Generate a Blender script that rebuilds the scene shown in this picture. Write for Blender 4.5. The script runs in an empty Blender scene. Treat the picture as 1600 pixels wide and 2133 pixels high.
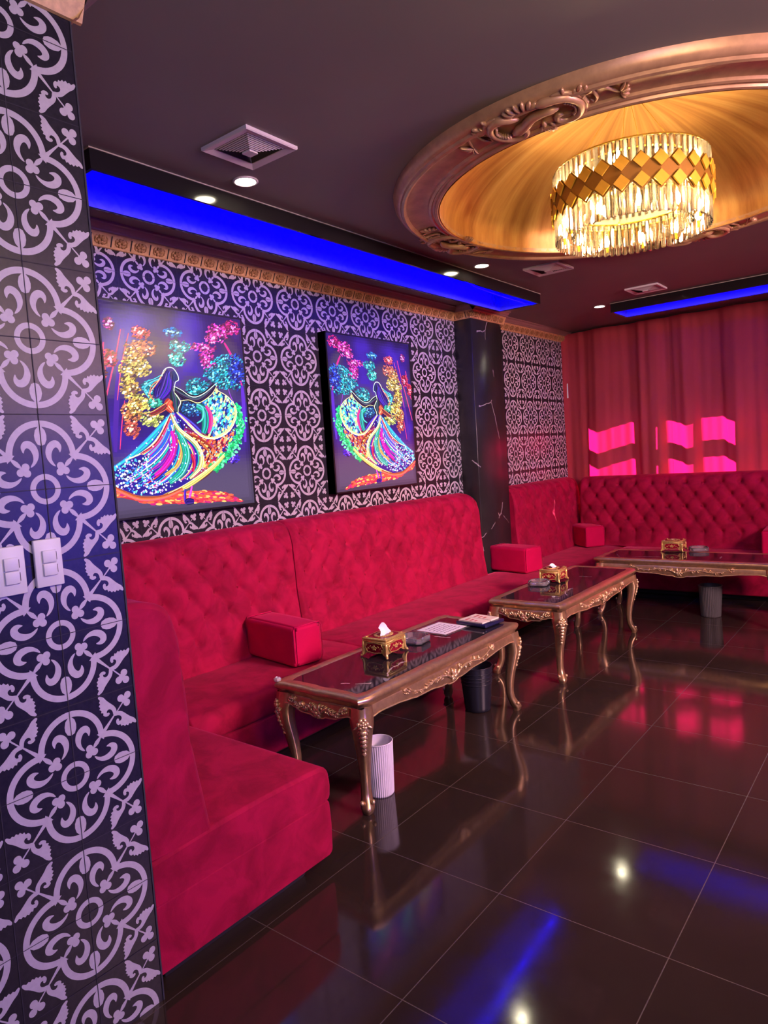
import bpy, bmesh, math, random
from mathutils import Vector, Matrix, noise as mnoise

PI = math.pi
scene = bpy.context.scene
COL = scene.collection

# ------------------------------------------------------------------ camera
F_PX, YAW, PITCH, ROLL, EYE = 1441.6, 0.67021, -0.079343, -0.065331, 1.6273
def cam_axes():
    cy, sy, cp, sp = math.cos(YAW), math.sin(YAW), math.cos(PITCH), math.sin(PITCH)
    f = Vector((-sy * cp, cy * cp, sp)); r = Vector((cy, sy, 0)); u = r.cross(f)
    cr, sr = math.cos(ROLL), math.sin(ROLL)
    return r * cr + u * sr, u * cr - r * sr, f
cd = bpy.data.cameras.new('camera'); cam = bpy.data.objects.new('camera', cd); COL.objects.link(cam)
_r, _u, _f = cam_axes()
cam.matrix_world = Matrix(((_r.x, _u.x, -_f.x, 0), (_r.y, _u.y, -_f.y, 0), (_r.z, _u.z, -_f.z, EYE), (0, 0, 0, 1)))
cd.sensor_fit = 'HORIZONTAL'; cd.sensor_width = 36.0; cd.lens = F_PX / 1600.0 * 36.0
cd.clip_start = 0.05; cd.clip_end = 100
scene.camera = cam

# ------------------------------------------------------------------ view, world, sun, fill lamps
vs = scene.view_settings
scene.display_settings.display_device = 'sRGB'
vs.view_transform = 'Standard'; vs.look = 'None'; vs.exposure = 0.0; vs.gamma = 1.0
try: vs.use_curve_mapping = False
except Exception: pass
w = bpy.data.worlds.new('world'); scene.world = w; w.use_nodes = True
w.node_tree.nodes['Background'].inputs[0].default_value = (0.75, 0.85, 1.0, 1)
w.node_tree.nodes['Background'].inputs[1].default_value = 0.6
scene.cycles.max_bounces = 8; scene.cycles.transparent_max_bounces = 24
scene.cycles.caustics_refractive = False; scene.cycles.caustics_reflective = False

def lamp(name, kind, loc, energy, color, target=None, **kw):
    l = bpy.data.lights.new(name, kind); l.energy = energy; l.color = color
    for k, v in kw.items(): setattr(l, k, v)
    o = bpy.data.objects.new(name, l); o.location = loc; COL.objects.link(o)
    if target is not None:
        d = Vector(target) - Vector(loc); o.rotation_euler = d.to_track_quat('-Z', 'Y').to_euler()
    return o
# daylight outside the curtained back windows
lamp('sun', 'SUN', (-1, 12, 6), 75.0, (1.0, 0.95, 0.9), target=(-1.0 - 2.8, 12 - 2.3, 6 - 2.1), angle=0.009)
# added unseen fill lamps: violet from the near end, pink and blue from the right
lamp('violet_fill', 'AREA', (1.3, -1.2, 2.7), 58, (0.38, 0.34, 1.0), target=(-2.0, 1.6, 1.1), shape='DISK', size=1.0)
lamp('pink_fill', 'AREA', (2.4, 3.2, 2.75), 215, (1.0, 0.56, 0.62), target=(-3.0, 4.9, 0.8), shape='DISK', size=1.2, spread=1.75)
lamp('blue_fill', 'AREA', (2.9, 3.1, 1.4), 26, (0.05, 0.04, 1.0), target=(-1.8, 1.0, 1.5), shape='RECTANGLE', size=1.8, size_y=1.3, spread=1.2)  # added so the glossy pier reflects navy

# added warm fill out of frame, brightens the ceiling and the gold plates
lamp('warm_fill', 'POINT', (0.35, 1.25, 2.50), 105, (1.0, 0.72, 0.44), shadow_soft_size=0.42)

# ------------------------------------------------------------------ materials
class NT:
    def __init__(s, name):
        s.m = bpy.data.materials.new(name); s.m.use_nodes = True
        s.t = s.m.node_tree; s.b = s.t.nodes['Principled BSDF']; s.out = s.t.nodes['Material Output']
    def n(s, typ, **kw):
        nd = s.t.nodes.new(typ)
        for k, v in kw.items():
            if k.startswith('i_'):
                key = k[2:]; nd.inputs[int(key) if key.isdigit() else key.replace('_', ' ')].default_value = v
            else: setattr(nd, k, v)
        return nd
    def l(s, a, b): s.t.links.new(a, b); return s
    def coord(s, scale=(1, 1, 1), kind='Object'):
        tc = s.n('ShaderNodeTexCoord'); mp = s.n('ShaderNodeMapping'); mp.inputs['Scale'].default_value = scale
        s.l(tc.outputs[kind], mp.inputs[0]); return mp.outputs[0]
    def math(s, op, a, b=None, clamp=False):
        nd = s.n('ShaderNodeMath', operation=op, use_clamp=clamp)
        for i, v in enumerate((a, b)):
            if v is None: continue
            if isinstance(v, (int, float)): nd.inputs[i].default_value = v
            else: s.l(v, nd.inputs[i])
        return nd.outputs[0]
    def noise(s, vec, scale, detail=3.0, rough=0.55, dist=0.0):
        nd = s.n('ShaderNodeTexNoise'); nd.inputs['Scale'].default_value = scale; nd.inputs['Detail'].default_value = detail
        nd.inputs['Roughness'].default_value = rough; nd.inputs['Distortion'].default_value = dist
        s.l(vec, nd.inputs['Vector']); return nd.outputs[0]
    def ramp(s, fac, stops):
        nd = s.n('ShaderNodeValToRGB'); e = nd.color_ramp.elements
        while len(e) < len(stops): e.new(0.5)
        for el, (p, c) in zip(e, stops): el.position = p; el.color = (c[0], c[1], c[2], 1)
        s.l(fac, nd.inputs[0]); return nd.outputs[0]
    def bump(s, h, strength, dist=0.01):
        nd = s.n('ShaderNodeBump'); nd.inputs['Strength'].default_value = strength; nd.inputs['Distance'].default_value = dist
        s.l(h, nd.inputs['Height']); s.l(nd.outputs[0], s.b.inputs['Normal']); return s
    def set(s, **kw):
        for k, v in kw.items():
            key = k.replace('_', ' ')
            if isinstance(v, tuple) and len(v) == 3: v = (*v, 1)
            s.b.inputs[key].default_value = v
        return s

def plain(name, col, rough=0.5, metal=0.0, **kw):
    return NT(name).set(Base_Color=col, Roughness=rough, Metallic=metal, **kw).m
def glow(name, col, strength):
    return NT(name).set(Base_Color=(0.02, 0.02, 0.02), Emission_Color=col, Emission_Strength=strength).m

M = {}
def velvet(name, a, b, scale=7.0):
    t = NT(name); v = t.coord()
    n1 = t.noise(v, scale, 4, 0.6, 0.6); n2 = t.noise(v, 260, 2)
    c = t.ramp(n1, [(0.36, a), (0.62, b)]); t.l(c, t.b.inputs['Base Color'])
    t.set(Roughness=0.85, Sheen_Weight=0.40, Sheen_Roughness=0.30, Sheen_Tint=(1.0, 0.12, 0.26), Specular_IOR_Level=0.15)
    t.bump(n2, 0.25, 0.002); return t.m
M['velvet'] = velvet('red_velvet', (0.25, 0.0026, 0.027), (0.40, 0.0045, 0.047))
M['velvet_plush'] = velvet('bright_red_plush', (0.50, 0.001, 0.058), (0.58, 0.0015, 0.07), 3.0)
M['velvet_button'] = velvet('button_velvet', (0.22, 0.003, 0.02), (0.28, 0.004, 0.024))

t = NT('glossy_floor_tile'); v = t.coord(); sx = t.n('ShaderNodeSeparateXYZ'); t.l(v, sx.inputs[0])
def groutmask(t, o, off, w=0.0016):
    a = t.math('DIVIDE', t.math('SUBTRACT', o, off), 0.6); fr = t.math('FRACT', t.math('ADD', a, 50.0))
    d = t.math('MINIMUM', fr, t.math('SUBTRACT', 1.0, fr)); return t.math('LESS_THAN', d, w / 0.6)
g = t.math('MAXIMUM', groutmask(t, sx.outputs[0], -0.0479), groutmask(t, sx.outputs[1], 3.9088))
n1 = t.noise(v, 1.6, 4, 0.6); n2 = t.noise(v, 9, 5, 0.7)
c = t.ramp(n1, [(0.3, (0.022, 0.014, 0.011)), (0.7, (0.034, 0.021, 0.017))])
mx = t.n('ShaderNodeMix', data_type='RGBA'); t.l(g, mx.inputs[0]); t.l(c, mx.inputs[6]); mx.inputs[7].default_value = (0.075, 0.055, 0.05, 1)
t.l(mx.outputs[2], t.b.inputs['Base Color'])
rr = t.n('ShaderNodeMapRange'); t.l(n2, rr.inputs[0]); rr.inputs[1].default_value = 0.3; rr.inputs[2].default_value = 0.75; rr.inputs[3].default_value = 0.055; rr.inputs[4].default_value = 0.13
t.l(t.math('ADD', rr.outputs[0], t.math('MULTIPLY', g, 0.5)), t.b.inputs['Roughness']); t.set(Specular_IOR_Level=0.62); M['floor'] = t.m

t = NT('dark_ceiling_paint'); v = t.coord(); n1 = t.noise(v, 1.2, 3)
t.l(t.ramp(n1, [(0.3, (0.19, 0.172, 0.16)), (0.7, (0.215, 0.195, 0.18))]), t.b.inputs['Base Color']); t.set(Roughness=0.55, Specular_IOR_Level=0.3); M['ceiling'] = t.m
M['black_gloss'] = plain('black_gloss_panel', (0.012, 0.011, 0.012), 0.12)
M['wall_dark'] = plain('dark_wall_paint', (0.03, 0.025, 0.035), 0.6)

def tilemat(name, a, b, rough):
    t = NT(name); v = t.coord(); n1 = t.noise(v, 60, 3)
    t.l(t.ramp(n1, [(0.35, a), (0.65, b)]), t.b.inputs['Base Color']); t.set(Roughness=rough, Specular_IOR_Level=0.27); return t.m
M['tile_black'] = tilemat('black_tile', (0.014, 0.012, 0.018), (0.022, 0.018, 0.026), 0.3)
M['tile_white'] = tilemat('cream_tile_pattern', (0.48, 0.435, 0.47), (0.53, 0.48, 0.515), 0.38)
M['grout'] = plain('dark_grout', (0.035, 0.03, 0.04), 0.8)
M['cove_glow_tile'] = plain('cove_glow_tile', (0.10, 0.10, 0.78), 0.5)  # blue LED glow put into the lining colour
M['cove_glow_relief'] = plain('cove_glow_relief', (0.08, 0.08, 0.62), 0.4)  # same glow blue in the embossed pattern

def marble(name, base, vein, scale, rough, wid=0.012, spec=0.5):
    t = NT(name); v = t.coord()
    nz = t.n('ShaderNodeTexNoise'); nz.inputs['Scale'].default_value = scale * 0.9; nz.inputs['Detail'].default_value = 5; t.l(v, nz.inputs['Vector'])
    mxv = t.n('ShaderNodeMix', data_type='VECTOR'); mxv.inputs[0].default_value = 0.22; t.l(v, mxv.inputs[4]); t.l(nz.outputs[1], mxv.inputs[5])
    vo = t.n('ShaderNodeTexVoronoi', feature='DISTANCE_TO_EDGE'); vo.inputs['Scale'].default_value = scale; t.l(mxv.outputs[1], vo.inputs['Vector'])
    thin = t.math('LESS_THAN', vo.outputs['Distance'], wid)
    mask = t.math('GREATER_THAN', t.noise(v, scale * 0.8, 3), 0.53)
    f = t.math('MULTIPLY', thin, mask)
    c0 = t.ramp(t.noise(v, scale * 2, 5, 0.7), [(0.3, base), (0.75, tuple(x * 1.9 for x in base))])
    mx = t.n('ShaderNodeMix', data_type='RGBA'); t.l(f, mx.inputs[0]); t.l(c0, mx.inputs[6]); mx.inputs[7].default_value = (*vein, 1)
    t.l(mx.outputs[2], t.b.inputs['Base Color']); t.set(Roughness=rough, Specular_IOR_Level=spec); return t.m
M['marble_top'] = marble('black_marble_top', (0.012, 0.010, 0.013), (0.42, 0.34, 0.34), 3.2, 0.05, 0.010, 0.75)
M['marble_column'] = marble('black_marble_column', (0.016, 0.015, 0.016), (0.36, 0.33, 0.33), 2.2, 0.3, 0.008)

def gold(name, col, rough, metal=0.85, nscale=30, amp=0.25):
    t = NT(name); v = t.coord(); n1 = t.noise(v, nscale, 4, 0.6)
    t.l(t.ramp(n1, [(0.3, tuple(x * (1 - amp) for x in col)), (0.7, col)]), t.b.inputs['Base Color']); t.set(Roughness=rough, Metallic=metal); return t.m
M['champagne'] = gold('champagne_gold_paint', (0.60, 0.38, 0.21), 0.30, 0.78)
M['champagne_hi'] = gold('carved_gold_paint', (0.80, 0.54, 0.30), 0.27, 0.70)
M['gold_bright'] = gold('bright_gold', (0.85, 0.58, 0.18), 0.28, 0.55, 90, 0.4)
M['gold_plate'] = gold('gold_plate', (0.95, 0.56, 0.05), 0.30, 0.15, 20, 0.1)
M['gold_band'] = gold('dark_gold_band', (0.40, 0.21, 0.03), 0.35, 0.4, 20, 0.15)
M['band_lining'] = plain('band_lining', (0.16, 0.135, 0.10), 0.5)
M['bead'] = plain('bead', (0.42, 0.38, 0.32), 0.5)
M['copper_mould'] = gold('copper_gold_moulding', (0.64, 0.37, 0.20), 0.38, 0.35, 14, 0.3)
M['frieze'] = gold('antique_gold_frieze', (0.78, 0.48, 0.22), 0.5, 0.2, 40, 0.35)
M['mould_violet'] = plain('bronze_cornice_paint', (0.30, 0.18, 0.17), 0.45, 0.2)
M['frieze_rose'] = gold('bronze_rosette', (0.46, 0.25, 0.10), 0.45, 0.3, 60, 0.4)
t = NT('brushed_gold_dome'); v = t.coord(); sx = t.n('ShaderNodeSeparateXYZ'); t.l(v, sx.inputs[0])
ang = t.math('ARCTAN2', sx.outputs[1], sx.outputs[0]); cv = t.n('ShaderNodeCombineXYZ'); t.l(t.math('MULTIPLY', ang, 4.0), cv.inputs[0]); t.l(t.math('MULTIPLY', sx.outputs[2], 0.8), cv.inputs[1])
n1 = t.noise(cv.outputs[0], 2.2, 5, 0.6)
t.l(t.ramp(n1, [(0.3, (0.40, 0.17, 0.055)), (0.5, (0.62, 0.32, 0.10)), (0.72, (0.78, 0.48, 0.18))]), t.b.inputs['Base Color']); t.set(Roughness=0.42, Metallic=0.55); M['dome'] = t.m
M['white_plastic'] = plain('white_plastic', (0.72, 0.70, 0.68), 0.4)
M['vent_white'] = plain('vent_white', (0.66, 0.60, 0.62), 0.5)
M['bin_white'] = plain('bin_white', (0.66, 0.60, 0.68), 0.45)
M['bin_black'] = plain('bin_black', (0.012, 0.012, 0.02), 0.35)
M['bin_grey'] = plain('bin_grey', (0.07, 0.065, 0.065), 0.5)
M['plinth'] = plain('plinth_black', (0.01, 0.008, 0.008), 0.7)
M['paper'] = plain('paper', (0.80, 0.74, 0.76), 0.6)
M['ink'] = plain('ink', (0.10, 0.06, 0.12), 0.7)
M['tissue'] = plain('tissue_paper', (0.82, 0.80, 0.84), 0.8)
M['navy'] = plain('navy_plastic', (0.012, 0.012, 0.05), 0.25)
M['card_cream'] = plain('cream_card', (0.74, 0.62, 0.50), 0.5)
M['card_red'] = plain('card_red_ink', (0.45, 0.06, 0.05), 0.6)
M['red_enamel'] = tilemat('red_enamel', (0.16, 0.004, 0.012), (0.30, 0.010, 0.03), 0.2)
M['steel'] = plain('pale_metal_cap', (0.72, 0.66, 0.58), 0.35, 0.6)
M['black_frame'] = plain('black_frame', (0.012, 0.011, 0.013), 0.3)
t = NT('clear_ashtray_glass'); tb = t.n('ShaderNodeBsdfTransparent'); gl = t.n('ShaderNodeBsdfGlossy'); gl.inputs['Roughness'].default_value = 0.08
df = t.n('ShaderNodeBsdfDiffuse'); df.inputs[0].default_value = (0.8, 0.78, 0.8, 1)
fr = t.n('ShaderNodeFresnel'); fr.inputs[0].default_value = 1.6; a = t.n('ShaderNodeMixShader'); b = t.n('ShaderNodeMixShader')
a.inputs[0].default_value = 0.13; t.l(tb.outputs[0], a.inputs[1]); t.l(df.outputs[0], a.inputs[2])
t.l(t.math('ADD', fr.outputs[0], 0.05), b.inputs[0]); t.l(a.outputs[0], b.inputs[1]); t.l(gl.outputs[0], b.inputs[2]); t.l(b.outputs[0], t.out.inputs[0]); M['clear'] = t.m
t = NT('crystal'); tb = t.n('ShaderNodeBsdfTransparent'); tb.inputs[0].default_value = (0.97, 0.93, 0.84, 1); gl = t.n('ShaderNodeBsdfGlossy'); gl.inputs['Roughness'].default_value = 0.06
gs = t.n('ShaderNodeBsdfGlass'); gs.inputs['IOR'].default_value = 1.5; gs.inputs['Roughness'].default_value = 0.03; gs.inputs[0].default_value = (1.0, 0.96, 0.86, 1)
fr = t.n('ShaderNodeFresnel'); fr.inputs[0].default_value = 1.9; a = t.n('ShaderNodeMixShader'); b = t.n('ShaderNodeMixShader')
a0 = t.n('ShaderNodeMixShader'); a0.inputs[0].default_value = 0.26; t.l(tb.outputs[0], a0.inputs[1]); t.l(gs.outputs[0], a0.inputs[2]); tl_ = t.n('ShaderNodeBsdfTranslucent'); tl_.inputs[0].default_value = (0.95, 0.9, 0.8, 1); a.inputs[0].default_value = 0.13; t.l(a0.outputs[0], a.inputs[1]); t.l(tl_.outputs[0], a.inputs[2])
t.l(t.math('ADD', fr.outputs[0], 0.06), b.inputs[0]); t.l(a.outputs[0], b.inputs[1]); t.l(gl.outputs[0], b.inputs[2]); t.l(b.outputs[0], t.out.inputs[0]); M['crystal'] = t.m
t = NT('window_pane'); tb = t.n('ShaderNodeBsdfTransparent'); gl = t.n('ShaderNodeBsdfGlossy'); gl.inputs['Roughness'].default_value = 0.02
a = t.n('ShaderNodeMixShader'); a.inputs[0].default_value = 0.08; t.l(tb.outputs[0], a.inputs[1]); t.l(gl.outputs[0], a.inputs[2]); t.l(a.outputs[0], t.out.inputs[0]); M['pane'] = t.m
t = NT('red_curtain'); v = t.coord((1, 1, 0.15)); n1 = t.noise(v, 5, 4); c = t.ramp(n1, [(0.3, (0.46, 0.062, 0.078)), (0.7, (0.56, 0.08, 0.095))])
d = t.n('ShaderNodeBsdfDiffuse'); t.l(c, d.inputs[0]); tr = t.n('ShaderNodeBsdfTranslucent'); tr.inputs[0].default_value = (0.80, 0.004, 0.09, 1)
a = t.n('ShaderNodeMixShader'); a.inputs[0].default_value = 0.30; t.l(d.outputs[0], a.inputs[1]); t.l(tr.outputs[0], a.inputs[2]); t.l(a.outputs[0], t.out.inputs[0]); M['curtain'] = t.m
M['led_blue'] = glow('blue_led', (0.0, 0.0, 1.0), 48.0)
M['bulb'] = glow('warm_bulb', (1.0, 0.72, 0.38), 560.0)
M['downlight'] = glow('downlight_lens', (1.0, 0.90, 0.62), 90.0)
t = NT('glowing_artwork'); at = t.n('ShaderNodeAttribute'); at.attribute_name = 'paint'; v = t.coord((1, 1, 1)); n1 = t.noise(v, 55, 3)
t.set(Base_Color=(0.02, 0.02, 0.02), Roughness=0.16, Emission_Strength=1.35, Specular_IOR_Level=0.55); t.l(at.outputs['Color'], t.b.inputs['Emission Color']); t.bump(n1, 0.35, 0.002); M['art'] = t.m

# ------------------------------------------------------------------ mesh helpers
class MB:
    def __init__(s): s.v = []; s.f = []; s.m = []; s.s = []; s.c = []
    def add(s, vs, fs, mat=0, smooth=False, xf=None, col=None):
        o = len(s.v)
        if xf is not None: vs = [xf @ Vector(p) for p in vs]
        s.v.extend([tuple(p) for p in vs])
        for f in fs: s.f.append([i + o for i in f]); s.m.append(mat); s.s.append(smooth); s.c.append(col)
        return s
    def box(s, a, b, mat=0, xf=None):
        (x0, y0, z0), (x1, y1, z1) = a, b
        return s.add([(x0, y0, z0), (x1, y0, z0), (x1, y1, z0), (x0, y1, z0), (x0, y0, z1), (x1, y0, z1), (x1, y1, z1), (x0, y1, z1)],
                     [(0, 3, 2, 1), (4, 5, 6, 7), (0, 1, 5, 4), (1, 2, 6, 5), (2, 3, 7, 6), (3, 0, 4, 7)], mat, False, xf)
    def rbox(s, a, b, r, seg=3, mat=0, xf=None, crown=0.0):
        bm = bmesh.new(); bmesh.ops.create_cube(bm, size=1.0)
        a, b = Vector(a), Vector(b); c = (a + b) / 2; d = b - a
        for vv in bm.verts: vv.co = Vector((c.x + vv.co.x * d.x, c.y + vv.co.y * d.y, c.z + vv.co.z * d.z))
        if crown:
            bmesh.ops.subdivide_edges(bm, edges=bm.edges[:], cuts=9, use_grid_fill=True)
            for vv in bm.verts:
                if vv.co.z > b.z - 1e-5:
                    p = (vv.co.x - a.x) / d.x; q = (vv.co.y - a.y) / d.y
                    vv.co.z += crown * (max(0, math.sin(PI * p)) * max(0, math.sin(PI * q))) ** 0.5
        es = [e for e in bm.edges if e.calc_face_angle(0) > 0.9]
        bmesh.ops.bevel(bm, geom=es, offset=r, segments=seg, profile=0.5, affect='EDGES')
        bm.verts.index_update()
        s.add([vv.co.copy() for vv in bm.verts], [[vv.index for vv in f.verts] for f in bm.faces], mat, True, xf); bm.free(); return s
    def tube(s, pts, rad, n=8, mat=0, cap=True, xf=None, closed=False, flat=1.0, up=(0, 0, 1)):
        pts = [Vector(p) for p in pts]; N = len(pts); vs = []; up = Vector(up)
        rads = rad if isinstance(rad, (list, tuple)) else [rad] * N
        for i, p in enumerate(pts):
            if closed: d = pts[(i + 1) % N] - pts[i - 1]
            else: d = pts[min(i + 1, N - 1)] - pts[max(i - 1, 0)]
            d.normalize(); x = d.cross(up)
            if x.length < 1e-4: x = d.cross(Vector((0.3, 1, 0)))
            x.normalize(); y = x.cross(d)
            for k in range(n):
                a = 2 * PI * k / n; vs.append(p + x * math.cos(a) * rads[i] + y * math.sin(a) * rads[i] * flat)
        fs = []
        for i in range(N if closed else N - 1):
            j = (i + 1) % N
            for k in range(n): k2 = (k + 1) % n; fs.append((i * n + k, j * n + k, j * n + k2, i * n + k2))
        if cap and not closed: fs.append(tuple(range(n))); fs.append(tuple((N - 1) * n + k for k in reversed(range(n))))
        return s.add(vs, fs, mat, True, xf)
    def lathe(s, prof, n=32, mat=0, xf=None, smooth=True, flute=None):
        vs = []; P = len(prof)
        for i, (r, z) in enumerate(prof):
            for k in range(n):
                a = 2 * PI * k / n; rr = r * (1 + (flute * (1 if k % 2 else -1) if flute and r > 0.02 else 0)); vs.append((rr * math.cos(a), rr * math.sin(a), z))
        fs = [(i * n + k, i * n + (k + 1) % n, (i + 1) * n + (k + 1) % n, (i + 1) * n + k) for i in range(P - 1) for k in range(n)]
        return s.add(vs, fs, mat, smooth, xf)
    def prism(s, poly, h0, h1, mat=0, xf=None, smooth=False):
        n = len(poly); vs = [(p[0], p[1], h0) for p in poly] + [(p[0], p[1], h1) for p in poly]
        fs = [tuple(reversed(range(n))), tuple(range(n, 2 * n))] + [(i, (i + 1) % n, n + (i + 1) % n, n + i) for i in range(n)]
        return s.add(vs, fs, mat, smooth, xf)
    def blob(s, c, ax, mat=0, n=8, m=5, xf=None):
        c = Vector(c); A = [Vector(a) for a in ax]; vs = [c - A[2]]
        for i in range(1, m):
            t = PI * i / m
            for k in range(n):
                p = 2 * PI * k / n; vs.append(c + A[0] * (math.sin(t) * math.cos(p)) + A[1] * (math.sin(t) * math.sin(p)) - A[2] * math.cos(t))
        vs.append(c + A[2]); L = len(vs) - 1; fs = [(0, 1 + (k + 1) % n, 1 + k) for k in range(n)]
        for i in range(m - 2):
            for k in range(n): a = 1 + i * n; fs.append((a + k, a + (k + 1) % n, a + n + (k + 1) % n, a + n + k))
        a = 1 + (m - 2) * n; fs += [(L, a + k, a + (k + 1) % n) for k in range(n)]
        return s.add(vs, fs, mat, True, xf)
    def quad(s, a, b, c, d, mat=0, col=None): return s.add([a, b, c, d], [(0, 1, 2, 3)], mat, False, None, col)
    def mesh(s, name, mats):
        me = bpy.data.meshes.new(name); me.from_pydata(s.v, [], s.f)
        for m in (mats if isinstance(mats, (list, tuple)) else [mats]): me.materials.append(m)
        me.polygons.foreach_set('material_index', s.m); me.polygons.foreach_set('use_smooth', s.s)
        if any(c is not None for c in s.c):
            at = me.color_attributes.new('paint', 'FLOAT_COLOR', 'CORNER')
            for p in me.polygons:
                c = s.c[p.index] or (0, 0, 0)
                for li in p.loop_indices: at.data[li].color = (c[0], c[1], c[2], 1)
        me.update(); return me
    def build(s, name, mats, parent=None, auto=None):
        me = s.mesh(name, mats); o = bpy.data.objects.new(name, me); COL.objects.link(o)
        if parent is not None: o.parent = parent
        if auto is not None:
            try: me.set_sharp_from_angle(angle=math.radians(auto))
            except Exception: pass
        return o
def tag(o, label=None, cat=None, group=None, kind=None):
    for k, v in (('label', label), ('category', cat), ('group', group), ('kind', kind)):
        if v: o[k] = v
    return o
def thing(name, loc, label, cat, rz=0.0, group=None):
    o = bpy.data.objects.new(name, None); o.empty_display_size = 0.1; COL.objects.link(o); o.location = loc; o.rotation_euler = (0, 0, rz)
    return tag(o, label, cat, group)
def link_copy(src, parent, loc=None, name=None):
    c = src.copy(); COL.objects.link(c); c.parent = parent
    if loc is not None: c.location = loc
    return c
def struct(mb, name, mats, label=None, auto=None):
    o = mb.build(name, mats, None, auto); o['kind'] = 'structure'
    if label: o['label'] = label
    return o
def copy_tree(o, parent=None):
    c = o.copy(); COL.objects.link(c); c.parent = parent
    for ch in list(o.children): copy_tree(ch, c)
    return c
def interp(pts, x):
    if x <= pts[0][0]: return pts[0][1]
    for (a, b), (c, d) in zip(pts, pts[1:]):
        if x <= c:
            t = (x - a) / (c - a); t = t * t * (3 - 2 * t); return b + (d - b) * t
    return pts[-1][1]
def smooth_curve(pts, sub=6, closed=False):
    P = [Vector(p) if len(p) == 3 else Vector((p[0], p[1], 0)) for p in pts]; out = []; N = len(P)
    for i in range(N if closed else N - 1):
        if closed: a, b, c, d = P[i - 1], P[i], P[(i + 1) % N], P[(i + 2) % N]
        else: a, b, c, d = P[max(i - 1, 0)], P[i], P[i + 1], P[min(i + 2, N - 1)]
        for k in range(sub):
            t = k / sub; out.append(0.5 * ((2 * b) + (c - a) * t + (2 * a - 5 * b + 4 * c - d) * t * t + (3 * b - a - 3 * c + d) * t ** 3))
    if not closed: out.append(P[-1])
    return out

# ------------------------------------------------------------------ the room
XW, XF, XR, YN, YB, ZC = -3.6, -3.55, 3.0, -2.0, 8.30, 3.0     # left wall, far left wall, right wall, near wall, back wall, ceiling
PX, PY = -1.867, 1.10                                             # tiled pier: face and far edge
DX, DY = -1.225, 3.86                                             # dome centre

m = MB(); m.box((XW - .15, YN, -.1), (XR, YB + .15, 0)); struct(m, 'floor', M['floor'], 'glossy dark brown floor tiles')

# quarter tile of the quatrefoil pattern, unit square, flower centre at (0,0), floral corner at (1,1)
def ring_poly(c, r0, r1, a0, a1, n):
    out = [(c[0] + r1 * math.cos(a0 + (a1 - a0) * i / n), c[1] + r1 * math.sin(a0 + (a1 - a0) * i / n)) for i in range(n + 1)]
    return out + [(c[0] + r0 * math.cos(a1 + (a0 - a1) * i / n), c[1] + r0 * math.sin(a1 + (a0 - a1) * i / n)) for i in range(n + 1)]
def disc(c, r, n=14, ry=None): return [(c[0] + r * math.cos(2 * PI * i / n), c[1] + (ry or r) * math.sin(2 * PI * i / n)) for i in range(n)]
def sm(pts, sub=3): return [(p.x, p.y) for p in smooth_curve(pts, sub, True)]
QT = []
QT.append(ring_poly((0, 0), .13, .205, 0, PI / 2, 10))
_lobe = []
_a1 = math.atan2(.47 - .45, .47)                    # the top lobe runs from the axis to the cusp on the diagonal
_lobe.append(ring_poly((0, .45), .385, .47, -0.06, PI / 2, 16))
_lobe.append([(0, .58), (.05, .60), (.078, .66), (.082, .72), (.065, .79), (.03, .83), (0, .84)])          # half of the split bean
_lobe.append(sm([(.17, .30), (.115, .325), (.062, .40), (.045, .49), (.075, .585), (.145, .645), (.22, .645), (.265, .595), (.27, .54), (.245, .485), (.225, .53), (.195, .555), (.155, .53), (.125, .46), (.128, .38)]))
for p in _lobe: QT.append(p); QT.append([(y, x) for x, y in reversed(p)])
QT.append(sm([(.475, .475), (.42, .40), (.375, .33), (.31, .29), (.29, .31), (.33, .375), (.40, .42)], 2))      # inner spur
QT.append([(.36, .46), (.46, .36), (.48, .44), (.49, .49), (.44, .48)])
for c in ((.305, .235), (.235, .305), (.222, .222), (.262, .262)): QT.append(disc(c, .052))
_st = [(.45, .49), (.55, .575), (.64, .655), (.70, .705), (.80, .81), (.82, .80), (.715, .695), (.655, .64), (.575, .55), (.49, .45)]
QT.append(_st)
for c in ((.865, .775), (.775, .865), (.885, .885), (.83, .83)): QT.append(disc(c, .054))
_leaf = sm([(.655, .672), (.715, .69), (.775, .668), (.82, .628), (.86, .588), (.905, .548), (.957, .51), (.988, .455), (.975, .43), (.95, .44), (.925, .456), (.90, .438), (.875, .455), (.85, .43), (.822, .452), (.80, .435), (.772, .465), (.745, .455), (.732, .49), (.70, .485), (.672, .52), (.672, .56), (.695, .585), (.718, .568), (.716, .542), (.745, .545), (.762, .575), (.745, .612), (.705, .632), (.655, .64)], 2)
QT.append(_leaf); QT.append([(y, x) for x, y in reversed(_leaf)])

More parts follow.
